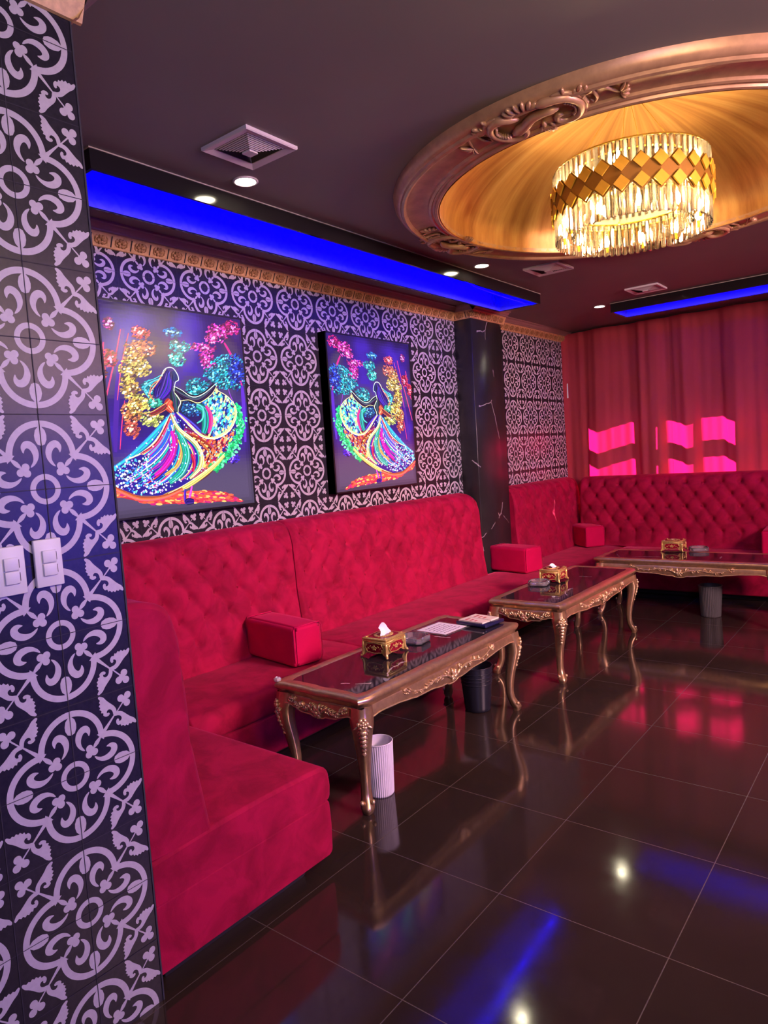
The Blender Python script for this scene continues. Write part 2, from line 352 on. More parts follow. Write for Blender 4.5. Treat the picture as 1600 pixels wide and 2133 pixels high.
def tile_wall(mb, org, ud, vd, nu, nv, pu=0, pv=0, bmat=0, wmat=1, gmat=2, tile=.2, lift=.0006, back=True, u_cut=0.0, v_cut=0.0):
    """nu x nv tiles from org; pu, pv say whether the flower centre lies at the low (0) or high (1) side of the first tile"""
    org, ud, vd = Vector(org), Vector(ud), Vector(vd); nrm = ud.cross(vd)
    if back:
        mb.add([org, org + ud * (nu * tile - u_cut), org + ud * (nu * tile - u_cut) + vd * nv * tile, org + vd * nv * tile], [(0, 1, 2, 3)], bmat)
    for i in range(nu):
        for j in range(nv):
            fu, fv = (i + pu) % 2, (j + pv) % 2; hi = 0
            for poly in QT:
                pts = [((1 - x) if fu else x, (1 - y) if fv else y) for x, y in poly]
                if fu != fv: pts.reverse()
                hi += 1
                vs = [org + ud * ((i + x) * tile) + vd * ((j + y) * tile) + nrm * (lift + hi * 2e-5) for x, y in pts]
                mb.add(vs, [tuple(range(len(vs)))], wmat)
    if gmat is not None:
        g = .0011; h = nrm * (lift + .0010)
        for i in range(nu + 1):
            a = org + ud * (i * tile) + h
            mb.add([a - ud * g, a + ud * g, a + ud * g + vd * nv * tile, a - ud * g + vd * nv * tile], [(0, 1, 2, 3)], gmat)
        for j in range(nv + 1):
            a = org + vd * (j * tile) + h
            mb.add([a - vd * g, a - vd * g + ud * nu * tile, a + vd * g + ud * nu * tile, a + vd * g], [(0, 1, 2, 3)], gmat)
TM = [M['tile_black'], M['tile_white'], M['grout'], M['wall_dark']]

# left wall behind the long sofas: tiles from y=1.065 (phase 2.265+0.4k), rows phase z=2.365
m = MB(); m.box((XW - .15, YN, 0), (XW - .002, YB, ZC + .2), 3)
tile_wall(m, (XW, 1.065, .965), (0, 1, 0), (0, 0, 1), 24, 10, 1, 1)
m.box((XW - .002, PY, 0), (XW - .0008, 5.83, 1.0), 3)
struct(m, 'wall_left', TM, 'black tiled wall with cream quatrefoil pattern')
m = MB(); m.box((XW - .002, 6.0, 0), (XF, YB, ZC), 3); tile_wall(m, (XF + .0005, 6.66, .965), (0, 1, 0), (0, 0, 1), 8, 10, 1, 1)
m.box((XF, 8.26, 0), (XF + .004, YB, ZC), 0)
struct(m, 'wall_left.001', TM, 'patterned black tiled wall between the marble column and the curtain')
# pier in front, with the light switches
m = MB(); m.box((XW - .001, YN, 0), (PX - .001, PY, ZC), 3); tile_wall(m, (PX, PY - 14 * .2, 0), (0, 1, 0), (0, 0, 1), 14, 15, 1, 0)
m.box((PX - .001, PY - .002, 0), (PX + .003, PY + .003, 2.92), 2)
struct(m, 'wall_front', TM, 'tiled pier with lavender quatrefoil pattern in front of the sofas')
m = MB(); m.box((XR, YN, 0), (XR + .12, YB + .15, ZC + .2)); struct(m, 'wall_right', M['wall_dark'])
m = MB(); m.box((PX, YN - .12, 0), (XR, YN, ZC + .2)); struct(m, 'wall_near', M['wall_dark'])
# column
m = MB(); m.rbox((XW, 5.81, 0), (-3.41, 6.40, ZC), .004, 1); struct(m, 'column', M['marble_column'], 'black marble column with thin white veins')

# back wall with three window openings behind the curtain
wins = [(-3.16, -2.50), (-2.28, -1.30), (-1.16, -.20), (-.06, .90)]; wz0, wz1 = .95, 2.0
m = MB(); yb0, yb1 = YB, YB + .12
m.box((XW - .15, yb0, 0), (XR, yb1, wz0)); m.box((XW - .15, yb0, wz1), (XR, yb1, ZC + .2))
xs = [XW - .15] + [x for wn in wins for x in wn] + [XR]
for i in range(0, len(xs), 2): m.box((xs[i], yb0, wz0), (xs[i + 1], yb1, wz1))
struct(m, 'wall_back', M['wall_dark'], 'back wall behind the red curtain')
for i, (a, b) in enumerate(wins):
    m = MB(); y0, y1 = YB + .02, YB + .07
    for q in ((a, wz0, a + .03, wz1), (b - .03, wz0, b, wz1), (a, wz0, b, wz0 + .03), (a, wz1 - .03, b, wz1), (a, 1.52, b, 1.66)): m.box((q[0], y0, q[1]), (q[2], y1, q[3]))
    o = struct(m, 'window_%d' % (i + 1), M['plinth'], 'window behind the red curtain letting daylight through')
    m = MB(); m.box((a + .03, YB + .04, wz0 + .03), (b - .03, YB + .044, 1.52)); m.box((a + .03, YB + .04, 1.66), (b - .03, YB + .044, wz1 - .03)); m.build('pane', M['pane'], o)

# ceiling with the dome opening and the two light coves
LT = (-3.16, -2.77, 1.67, 5.93); BT = (-2.48, 1.30, 7.0, 7.42); RD = 1.10
m = MB(); sqx, sqy = (DX - 1.2, DX + 1.2), (DY - 1.2, DY + 1.2)
gx = sorted({XW - .15, LT[0], LT[1], BT[0], sqx[0], sqx[1], BT[1], XR + .1}); gy = sorted({YN - .1, LT[2], sqy[0], sqy[1], LT[3], BT[2], BT[3], YB + .1})
for i in range(len(gx) - 1):
    for j in range(len(gy) - 1):
        cx, cy = (gx[i] + gx[i + 1]) / 2, (gy[j] + gy[j + 1]) / 2
        if any(r[0] < cx < r[1] and r[2] < cy < r[3] for r in (LT, BT, (*sqx, *sqy))): continue
        m.box((gx[i], gy[j], ZC), (gx[i + 1], gy[j + 1], ZC + .05))
N = 96; vs = []
for k in range(N):
    a = 2 * PI * k / N + PI / 4; c, s = math.cos(a), math.sin(a); q = 1.2 / max(abs(c), abs(s))
    vs += [(DX + RD * c, DY + RD * s, ZC), (DX + q * c, DY + q * s, ZC)]
m.add(vs, [(2 * k, 2 * ((k + 1) % N), 2 * ((k + 1) % N) + 1, 2 * k + 1) for k in range(N)], 0)
struct(m, 'ceiling', M['ceiling'], 'dark painted ceiling')
m = MB(); m.box((XW - .2, YN - .15, ZC + .62), (XR + .15, YB + .2, ZC + .66)); struct(m, 'ceiling.001', M['wall_dark'])

def cove(name, r, led, label):
    x0, x1, y0, y1 = r; zt, zb, th = ZC + .16, 2.91, .014
    m = MB()
    for a, b in (((x0 - th, y0 - th, zb), (x0, y1 + th, zt)), ((x1, y0 - th, zb), (x1 + th, y1 + th, zt)), ((x0, y0 - th, zb), (x1, y0, zt)), ((x0, y1, zb), (x1, y1 + th, zt))): m.box(a, b, 0)
    for a, b in (((x0 - th - .004, y0 - th - .004, ZC - .006), (x1 + th + .004, y0 - th, ZC - .0005)), ((x1 + th, y0 - th, ZC - .006), (x1 + th + .004, y1 + th, ZC - .0005))): m.box(a, b, 3)
    # inner lining and top
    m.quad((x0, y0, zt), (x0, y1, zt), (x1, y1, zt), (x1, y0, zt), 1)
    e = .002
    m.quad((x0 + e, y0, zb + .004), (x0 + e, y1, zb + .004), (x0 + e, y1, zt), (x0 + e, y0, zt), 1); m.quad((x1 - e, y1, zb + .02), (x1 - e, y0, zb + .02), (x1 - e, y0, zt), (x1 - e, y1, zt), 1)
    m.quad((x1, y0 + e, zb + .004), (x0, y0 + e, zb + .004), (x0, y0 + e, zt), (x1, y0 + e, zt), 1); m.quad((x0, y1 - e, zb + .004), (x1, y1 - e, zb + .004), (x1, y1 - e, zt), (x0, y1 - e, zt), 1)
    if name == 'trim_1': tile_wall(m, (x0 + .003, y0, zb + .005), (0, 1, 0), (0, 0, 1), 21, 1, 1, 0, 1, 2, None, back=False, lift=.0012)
    o = struct(m, name, [M['black_gloss'], M['cove_glow_tile'], M['cove_glow_relief'], M['bead']], label)
    mm = MB(); mm.tube(led, .007, 6, 0); mm.build('led_strip', M['led_blue'], o); return o
LZ = 2.955
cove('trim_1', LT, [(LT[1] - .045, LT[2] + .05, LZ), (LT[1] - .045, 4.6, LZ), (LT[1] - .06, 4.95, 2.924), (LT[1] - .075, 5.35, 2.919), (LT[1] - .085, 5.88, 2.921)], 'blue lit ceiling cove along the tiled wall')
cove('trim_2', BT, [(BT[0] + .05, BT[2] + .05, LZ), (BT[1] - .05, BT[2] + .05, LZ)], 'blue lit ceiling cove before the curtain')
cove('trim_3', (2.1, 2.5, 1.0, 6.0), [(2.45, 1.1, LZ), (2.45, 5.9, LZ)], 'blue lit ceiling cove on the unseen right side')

# cornices: frieze of rosette tiles below a dark moulding
def cornice(name, runs, label, plain_=False):
    m = MB()
    for (a, b, nrm) in runs:
        a, b, nrm = Vector(a), Vector(b), Vector(nrm); L = (b - a).length; d = (b - a) / L
        prof = [(.002, 2.882), (.012, 2.884), (.042, 2.946), (.046, 2.952)] ; prof2 = [(.046, 2.952), (.058, 2.955), (.060, 2.962), (.070, 2.968), (.085, 2.985), (.10, 2.989), (.102, 2.9995)]
        for pr, mt in ((prof, 0), (prof2, 1)):
            for (d0, z0), (d1, z1) in zip(pr, pr[1:]):
                m.quad(a + nrm * d0 + Vector((0, 0, z0)), b + nrm * d0 + Vector((0, 0, z0)), b + nrm * d1 + Vector((0, 0, z1)), a + nrm * d1 + Vector((0, 0, z1)), mt)
        if plain_: continue
        k = 0; ph = .0
        sl = Vector((nrm.x * .030, nrm.y * .030, .062)).normalized(); out = nrm * .9 + Vector((0, 0, -.44)); out.normalize()
        while True:
            s = .03 + .122 * k; k += 1
            if s > L - .05: break
            o = a + d * s + nrm * .028 + Vector((0, 0, 2.916)); 
            m.add([o + d * e + sl * f + out * .0015 for e, f in ((-.004, -.030), (.004, -.030), (.004, .030), (-.004, .030))], [(0, 1, 2, 3)], 2)
            c = o + d * .061
            for q in range(6):
                an = 2 * PI * q / 6; u = d * math.cos(an) + sl * math.sin(an); vv = d * -math.sin(an) + sl * math.cos(an)
                m.blob(c + u * .016, (u * .014, vv * .011, out * .013), 3, 7, 4)
            m.blob(c, (d * .008, sl * .008, out * .017), 3, 6, 4)
            for sg in (-1, 1): m.tube([c + d * sg * .022 - sl * .022, c + d * sg * .034 - sl * .012, c + d * sg * .036 + sl * .010, c + d * sg * .026 + sl * .022], [.003, .006, .006, .003], 5, 3)
    return struct(m, name, [M['frieze'], M['mould_violet'], M['plinth'], M['frieze_rose']], label, 40)
cornice('trim_4', [((XW, PY, 0), (XW, 5.80, 0), (1, 0, 0)), ((-3.41, 5.78, 0), (-3.41, 6.44, 0), (1, 0, 0)), ((XW, 5.81, 0), (-3.36, 5.81, 0), (0, -1, 0)), ((XF, 6.40, 0), (XF, 8.28, 0), (1, 0, 0))], 'gilded rosette cornice over the tiled wall')
cornice('trim_5', [((PX, YN, 0), (PX, PY + .03, 0), (1, 0, 0)), ((PX + .03, PY, 0), (XW, PY, 0), (0, 1, 0))], 'bronze cornice at the top of the tiled pier', True)

# curtain in two panels
def curtain(name, x0, x1, seed, label):
    rnd = random.Random(seed); m = MB(); nx, nz = int((x1 - x0) / .011), 40; cz0, cz1 = .03, 2.975
    xs = [x0 + (x1 - x0) * i / nx for i in range(nx + 1)]
    ph = [rnd.uniform(0, 6.28) for _ in range(6)]
    def yy(x, z):
        t = (cz1 - z) / cz1; sh = x + .10 * t * math.sin(1.7 * x + ph[0])       # folds fan out towards the hem
        wv = math.sin(13.5 * sh + 1.5 * math.sin(2.1 * sh + ph[1]) + ph[2]); f2 = math.sin(31 * sh + 1.6 * math.sin(4.3 * sh + ph[3]))
        a = .030 + .024 * t
        return 8.20 + a * (math.copysign(abs(wv) ** .75, wv)) + .013 * f2 * (.5 + .8 * t) + .004 * math.sin(60 * x + ph[4])
    for j in range(nz + 1):
        z = cz0 + (cz1 - cz0) * j / nz
        for x in xs: m.v.append((x, yy(x, z), z))
    for j in range(nz):
        for i in range(nx): a = j * (nx + 1) + i; m.f.append([a, a + 1, a + nx + 2, a + nx + 1]); m.m.append(0); m.s.append(True); m.c.append(None)
    return tag(m.build(name, M['curtain']), label, 'curtain', 'red curtains on the back wall')
curtain('curtain', -3.546, -2.285, 3, 'red floor length curtain panel next to the patterned tiled wall')
curtain('curtain', -2.283, 2.9, 8, 'wide red curtain panel with glowing pink daylight patches, reaching out of frame')
m = MB(); m.rbox((XF + .004, 8.215, 2.20), (XF + .05, 8.25, 2.38), .006, 2); tag(m.build('wall_fitting', M['white_plastic']), 'small white plastic fitting high on the wall at the curtain edge', 'fitting')

# ------------------------------------------------------------------ sofas
A_T, DZ_T, Z0_T = .182, .1325, .612
PROF = [(.256, .432), (.247, .444), (.222, .60), (.203, .78), (.196, .92), (.190, 1.06), (.178, 1.12), (.160, 1.175), (.130, 1.208), (.09, 1.226), (.04, 1.235), (.004, 1.232), (.0, 1.20), (.0, .45)]
def prof_pts(step):
    P = [Vector((0, d, z)) for d, z in PROF[:12]]; C = smooth_curve(P, 8); out = [C[0]]; acc = 0
    for a, b in zip(C, C[1:]):
        acc += (b - a).length
        if acc >= step: out.append(b); acc = 0
    return out
def backrest(parent, L, u0, H=.024, D=.030, top_round=False, rows=(0, 5), name='backrest', pu=0.0):
    """tufted back, x along its length, y out of the wall, buttons on a diamond lattice starting at u0"""
    C = prof_pts(.0125); nv = len(C); step = .0125; nu = max(4, int(L / step)); m = MB()
    nrm = []
    for i in range(nv):
        d = C[min(i + 1, nv - 1)] - C[max(i - 1, 0)]; nrm.append(Vector((0, d.z, -d.y)).normalized())
    ztop = Z0_T + DZ_T * (rows[1] - 1)
    def disp(u, z, i):
        if i > nv * .93 or z > 1.232: return 0.0
        zz = min(max(z, Z0_T), ztop); a = (u - u0) / A_T; b = (zz - Z0_T) / (2 * DZ_T); p, q = a + b, a - b
        sp, sq = abs(math.sin(PI * p)), abs(math.sin(PI * q)); h = H * ((sp * sq) ** .38 - .55)
        dp, dq = p - round(p), q - round(q); du, dzv = (dp + dq) / 2 * A_T, (dp - dq) * DZ_T
        if z != zz: dzv += (z - zz)
        r2 = du * du + dzv * dzv; h -= D * math.exp(-r2 / .022 ** 2)
        fade = min(1, max(0, (z - .44) / .06)) * min(1, max(0, (1.225 - z) / .03))
        e = min(u, L - u); fade *= min(1, max(0, (e - .004) / .05)); h *= fade
        h += .0035 * (mnoise.noise(Vector((u * 9, z * 9, L))) + .5 * mnoise.noise(Vector((u * 22, z * 22, L)))) * min(1, e / .03)
        return h
    for j in range(nu + 1):
        u = L * j / nu; e = min(u, L - u); rnd = .018 * (1 - min(1, e / .022)) ** 2
        for i in range(nv):
            p = C[i]; q = p + nrm[i] * (disp(u, p.z, i) - rnd)
            if top_round:
                ee = L - u if top_round > 0 else u
                if ee < .16: q = Vector((0, q.y, q.z - (.16 - math.sqrt(max(0, .16 ** 2 - (.16 - ee) ** 2))) * .42 * max(0, (q.z - .9) / .33)))
            m.v.append((u, q.y, q.z))
    def f(ids): m.f.append(ids); m.m.append(0); m.s.append(True); m.c.append(None)
    for j in range(nu):
        for i in range(nv - 1): a = j * nv + i; f([a, a + 1, a + nv + 1, a + nv])
    for j in (0, nu):                                         # end caps with their own vertices and flat shading
        o = len(m.v); base = j * nv; x = m.v[base][0]
        for i in range(nv): m.v.append(m.v[base + i])
        m.v.append((x, 0.0, 1.2)); m.v.append((x, 0.0, .432)); ids = list(range(o, o + nv + 2))
        m.f.append(ids if j else ids[::-1]); m.m.append(0); m.s.append(False); m.c.append(None)
    br = m.build(name, M['velvet'], parent)
    first = None; k0 = rows[0]
    for k in range(rows[0], rows[1]):
        z = Z0_T + DZ_T * k; i = min(range(nv), key=lambda q: abs(C[q].z - z) + (10 if q > nv * .8 else 0)); off = (k % 2) * A_T / 2
        n = math.floor((.03 - u0 - off) / A_T) + 1
        while u0 + off + n * A_T < L - .03:
            u = u0 + off + n * A_T; n += 1; p = C[i] + nrm[i] * (-H * .55 - D + .006); loc = (u, p.y, p.z)
            if first is None:
                bm_ = MB(); bm_.blob((0, 0, 0), ((.011, 0, 0), (0, 0, .011), (0, -.006, 0)), 0, 10, 6); first = bm_.build('button', M['velvet_button'], br); first.location = loc
            else: link_copy(first, br, loc)
    return br
def cushion_box(name, parent, a, b, r, mat, crown=0.0, rf=None):
    """upholstered block: rounded profile swept along x, softly rounded ends, front edge radius rf"""
    (x0, y0, z0), (x1, y1, z1) = a, b; rf = rf or r; prof = [(y0, z0), (y0, z1 - .01), (y0 + .01, z1)]
    n = 14
    for i in range(1, n): t = i / n; y = y0 + .01 + (y1 - rf - y0 - .01) * t; prof.append((y, z1 + crown * math.sin(PI * t) ** .8))
    for i in range(9): t = PI / 2 * i / 8; prof.append((y1 - rf + rf * math.sin(t), z1 - rf + rf * math.cos(t)))
    zz = z1 - rf
    for i in range(1, 5): prof.append((y1 + .004 * math.sin(PI * i / 5), zz + (z0 + .006 - zz) * i / 5))
    prof.pop(); prof.pop(); rb = min(.02, (z1 - z0) * .2); prof += [(y1 - rb + rb * math.cos(t), z0 + rb - rb * math.sin(t)) for t in [PI / 2 * i / 5 for i in range(6)]]
    L = x1 - x0; st = [(0, 1.0), (.25, .42), (.6, .10), (1, 0)]; xs = [(x0 + r * t, r * k) for t, k in st] + [(x0 + L * q / 8, 0) for q in range(1, 8)] + [(x1 - r * t, r * k) for t, k in reversed(st)]
    cy, cz = (y0 + y1) / 2, (z0 + z1) / 2; m = MB(); P = len(prof)
    for x, ins in xs:
        for y, z in prof: m.v.append((x, y - math.copysign(min(ins, abs(y - cy)), y - cy) * (.6 if abs(y - y1) > .1 else 1), z - (ins if z > cz else 0)))
    for i in range(len(xs) - 1):
        for k in range(P): m.f.append([i * P + k, i * P + (k + 1) % P, (i + 1) * P + (k + 1) % P, (i + 1) * P + k][::-1]); m.m.append(0); m.s.append(True); m.c.append(None)
    for q in (0, len(xs) - 1):
        o = len(m.v); m.v += m.v[q * P:(q + 1) * P]; ids = list(range(o, o + P)); m.f.append(ids if q == 0 else ids[::-1]); m.m.append(0); m.s.append(False); m.c.append(None)
    return m.build(name, mat, parent, 50)
def sofa(label, loc, rz, seat, back=None, u0=0.0, group=None, H=.024, D=.030, top_round=0, back_x=0.0, y0=.205):
    s = thing('banquette_sofa', loc, label, 'sofa', rz, group)
    a, b = seat
    cushion_box('seat', s, (a, y0, .283), (b, .815, .426), .014, M['velvet'], .012, .055)
    cushion_box('base', s, (a + .002, y0, .06), (b - .002, .806, .281), .006, M['velvet'], 0, .02)
    cushion_box('plinth', s, (a + .06, y0 + .05, 0), (b - .06, .70, .062), .004, M['plinth'])
    if back:
        L = back[1] - back[0]; br = backrest(s, L, u0, H, D, top_round); br.location = (back[0], 0, 0)
    return s
    return s
SG = 'red tufted banquette sofas round the room'
R90 = -PI / 2
# end sofa behind the pier, facing +Y
_e = sofa('red velvet end sofa seen from behind beside the tiled pier', (XW + .004, PY + .004, 0), 0, (0, 1.712), (.25, 1.708), .09, SG, y0=.004)
_b = backrest(_e, .545, .09); _b.location = (0, .80, 0); _b.rotation_euler = (0, 0, R90)      # its return along the left wall
# along the left wall, local x runs towards the camera, origin at the far end
sofa('short red tufted sofa under the large neon dancer picture by the pier', (XW + .003, 3.287, 0), R90, (0, 1.362), (0.002, 1.362), (3.287 - 3.16) % A_T, SG)
sofa('longest red tufted sofa, under the smaller neon picture before the black column', (XW + .003, 6.10, 0), R90, (0, 2.808), (.31, 2.806), (5.79 - 3.66 - A_T / 2) % A_T, SG, .019, .026, -1)
sofa('far corner sofa of dark red velvet under the patterned wall beyond the column', (XF + .003, 8.10, 0), R90, (.255, 1.995), (.0, 1.68), .05, SG, .014, .020)
sofa('wide red sofa with deep button tufting in front of the curtain', (.62, 8.105, 0), PI, (0, 3.345), (0, 3.905), (.62 + 1.544) % A_T, SG, .026, .040)

def bolster(label, c, rz, size, mat):
    lx, ly, lz = size; s = thing('armrest_cushion', (c[0], c[1], .444), label, 'cushion', rz, 'loose red armrest cushions')
    m = MB(); m.rbox((-lx / 2, -ly / 2, 0), (lx / 2, ly / 2, lz), .022, 4, 0, None, .006); m.build('cover', mat, s)
    for sx in (-1, 1):
        mm = MB(); r = [(sx * (lx / 2 - .004), y, z) for y, z in ((-ly / 2 + .02, .018), (ly / 2 - .02, .018), (ly / 2 - .004, .035), (ly / 2 - .004, lz - .02), (ly / 2 - .02, lz + .002), (-ly / 2 + .02, lz + .002), (-ly / 2 + .004, lz - .02), (-ly / 2 + .004, .035))]
        mm.tube(r, .0035, 5, 0, closed=True); mm.build('piping', mat, s)
    return s
bolster('bright red block cushion between the two nearer sofas', (-3.112, 2.856), math.radians(-8), (.50, .215, .235), M['velvet_plush'])
bolster('bright red block cushion in front of the black marble column', (-3.17, 6.02), math.radians(-12), (.45, .25, .235), M['velvet_plush'])
bolster('red block cushion standing in the far corner of the sofas', (-3.17, 7.79), math.radians(-42), (.46, .24, .235), M['velvet_plush'])
bolster('red block cushion at the right frame edge on the back sofa', (-1.17, 7.69), math.radians(-86), (.50, .25, .235), M['velvet_plush'])

# ------------------------------------------------------------------ carved gold tables (x along the length, origin on the floor at the centre)
TL, TW, TH = 1.56, .60, .55
def outline(off, corner=.035, n=10):
    """table top outline with softly serpentine ends, moved out by off"""
    hx, hy = TL / 2 - .012 + off, TW / 2 - .012 + off; out = []
    def wob(t): return .008 * (math.cos(2 * PI * t) - 1) * .5 + .0022 * math.cos(4 * PI * t)
    for side in range(4):
        for i in range(24):
            t = -1 + 2 * i / 23; t *= .93; 
            if side == 0: p = (t * hx, -hy - .002 * math.cos(4 * PI * t))
            elif side == 1: p = (hx + wob(t) * 1.0, t * hy)
            elif side == 2: p = (-t * hx, hy + .002 * math.cos(4 * PI * t))
            else: p = (-hx - wob(t), -t * hy)
            out.append(p)
    return out
ZB_L = [(0, .394), (.05, .398), (.085, .410), (.11, .407), (.30, .424), (.47, .426), (.52, .434), (.70, .447), (.86, .452), (.94, .445), (1, .43)]
ZB_S = [(0, .408), (.12, .412), (.2, .421), (.45, .424), (.56, .438), (.8, .452), (.93, .446), (1, .43)]
def leaf_spray(mb, to3, c, ang, n, size, sgn=1):
    """a row of acanthus lobes along a bending stem on a carved panel"""
    a = ang; p = Vector((c[0], c[1], 0))
    for i in range(n):
        f = 1 - .6 * i / n; d = Vector((math.cos(a), math.sin(a), 0)); side = Vector((-d.y, d.x, 0)) * sgn
        for sd, ln in ((1, 1.0), (-.6, .55)):
            q = p + d * size * .30 * f + side * sd * size * .34 * f; ax = (d * .75 + side * sd * .65).normalized(); ay = Vector((-ax.y, ax.x, 0))
            mb.blob(to3(q, .004), [to3(q + ax * size * .52 * f * ln, .004) - to3(q, .004), to3(q + ay * size * .16 * f, .004) - to3(q, .004), to3(q, .009 * f + .002) - to3(q, 0)], 0, 6, 4)
        p = p + d * size * .42 * f; a += sgn * .16
def carve_panel(mb, to3, half, zc, amp, zb):
    """rose in the middle, wavy acanthus garlands to both sides"""
    for k in range(6):
        an = k * PI / 3; d = Vector((math.cos(an), math.sin(an), 0)); q = Vector((0, zc - .014, 0)) + d * .019; s = Vector((-d.y, d.x, 0))
        mb.blob(to3(q, .006), [to3(q + d * .015, .006) - to3(q, .006), to3(q + s * .012, .006) - to3(q, .006), to3(q, .009) - to3(q, 0)], 0, 8, 5)
    q = Vector((0, zc - .014, 0)); mb.blob(to3(q, .010), [to3(q + Vector((.010, 0, 0)), .01) - to3(q, .01), to3(q + Vector((0, .010, 0)), .01) - to3(q, .01), to3(q, .010) - to3(q, 0)], 0, 8, 5)
    for k in range(5):                                             # crest of leaves above the rose
        an = PI / 2 + (k - 2) * .5; leaf_spray(mb, to3, (.010 * (k - 2), zc + .002), an, 1, .034)
    for sg in (-1, 1):
        pts = [];
        for i in range(25):
            t = i / 24; s = .03 + (half - .03) * t; z = zc - .006 + amp * math.sin(2 * PI * (t * 1.25 - .08)) * (1 - .35 * t) + (zb(s) - zb(0)) * .62
            pts.append(Vector((sg * s, z, 0)))
        mb.tube([to3(p, .005) for p in pts], [.0085 * (1 - .55 * i / 24) for i in range(25)], 6, 0, up=to3(Vector((0, 0, 0)), 1) - to3(Vector((0, 0, 0)), 0))
        for i in range(2, 24, 3):
            d = pts[min(i + 1, 24)] - pts[i - 1]; an = math.atan2(d.y, d.x); fl = 1 if (i // 2) % 2 else -1
            leaf_spray(mb, to3, (pts[i].x, pts[i].y), an + sg * fl * .75, 2, .036 * (1 - .4 * i / 24), fl)
        leaf_spray(mb, to3, (pts[-1].x, pts[-1].y), 0 if sg > 0 else PI, 3, .034, sg)
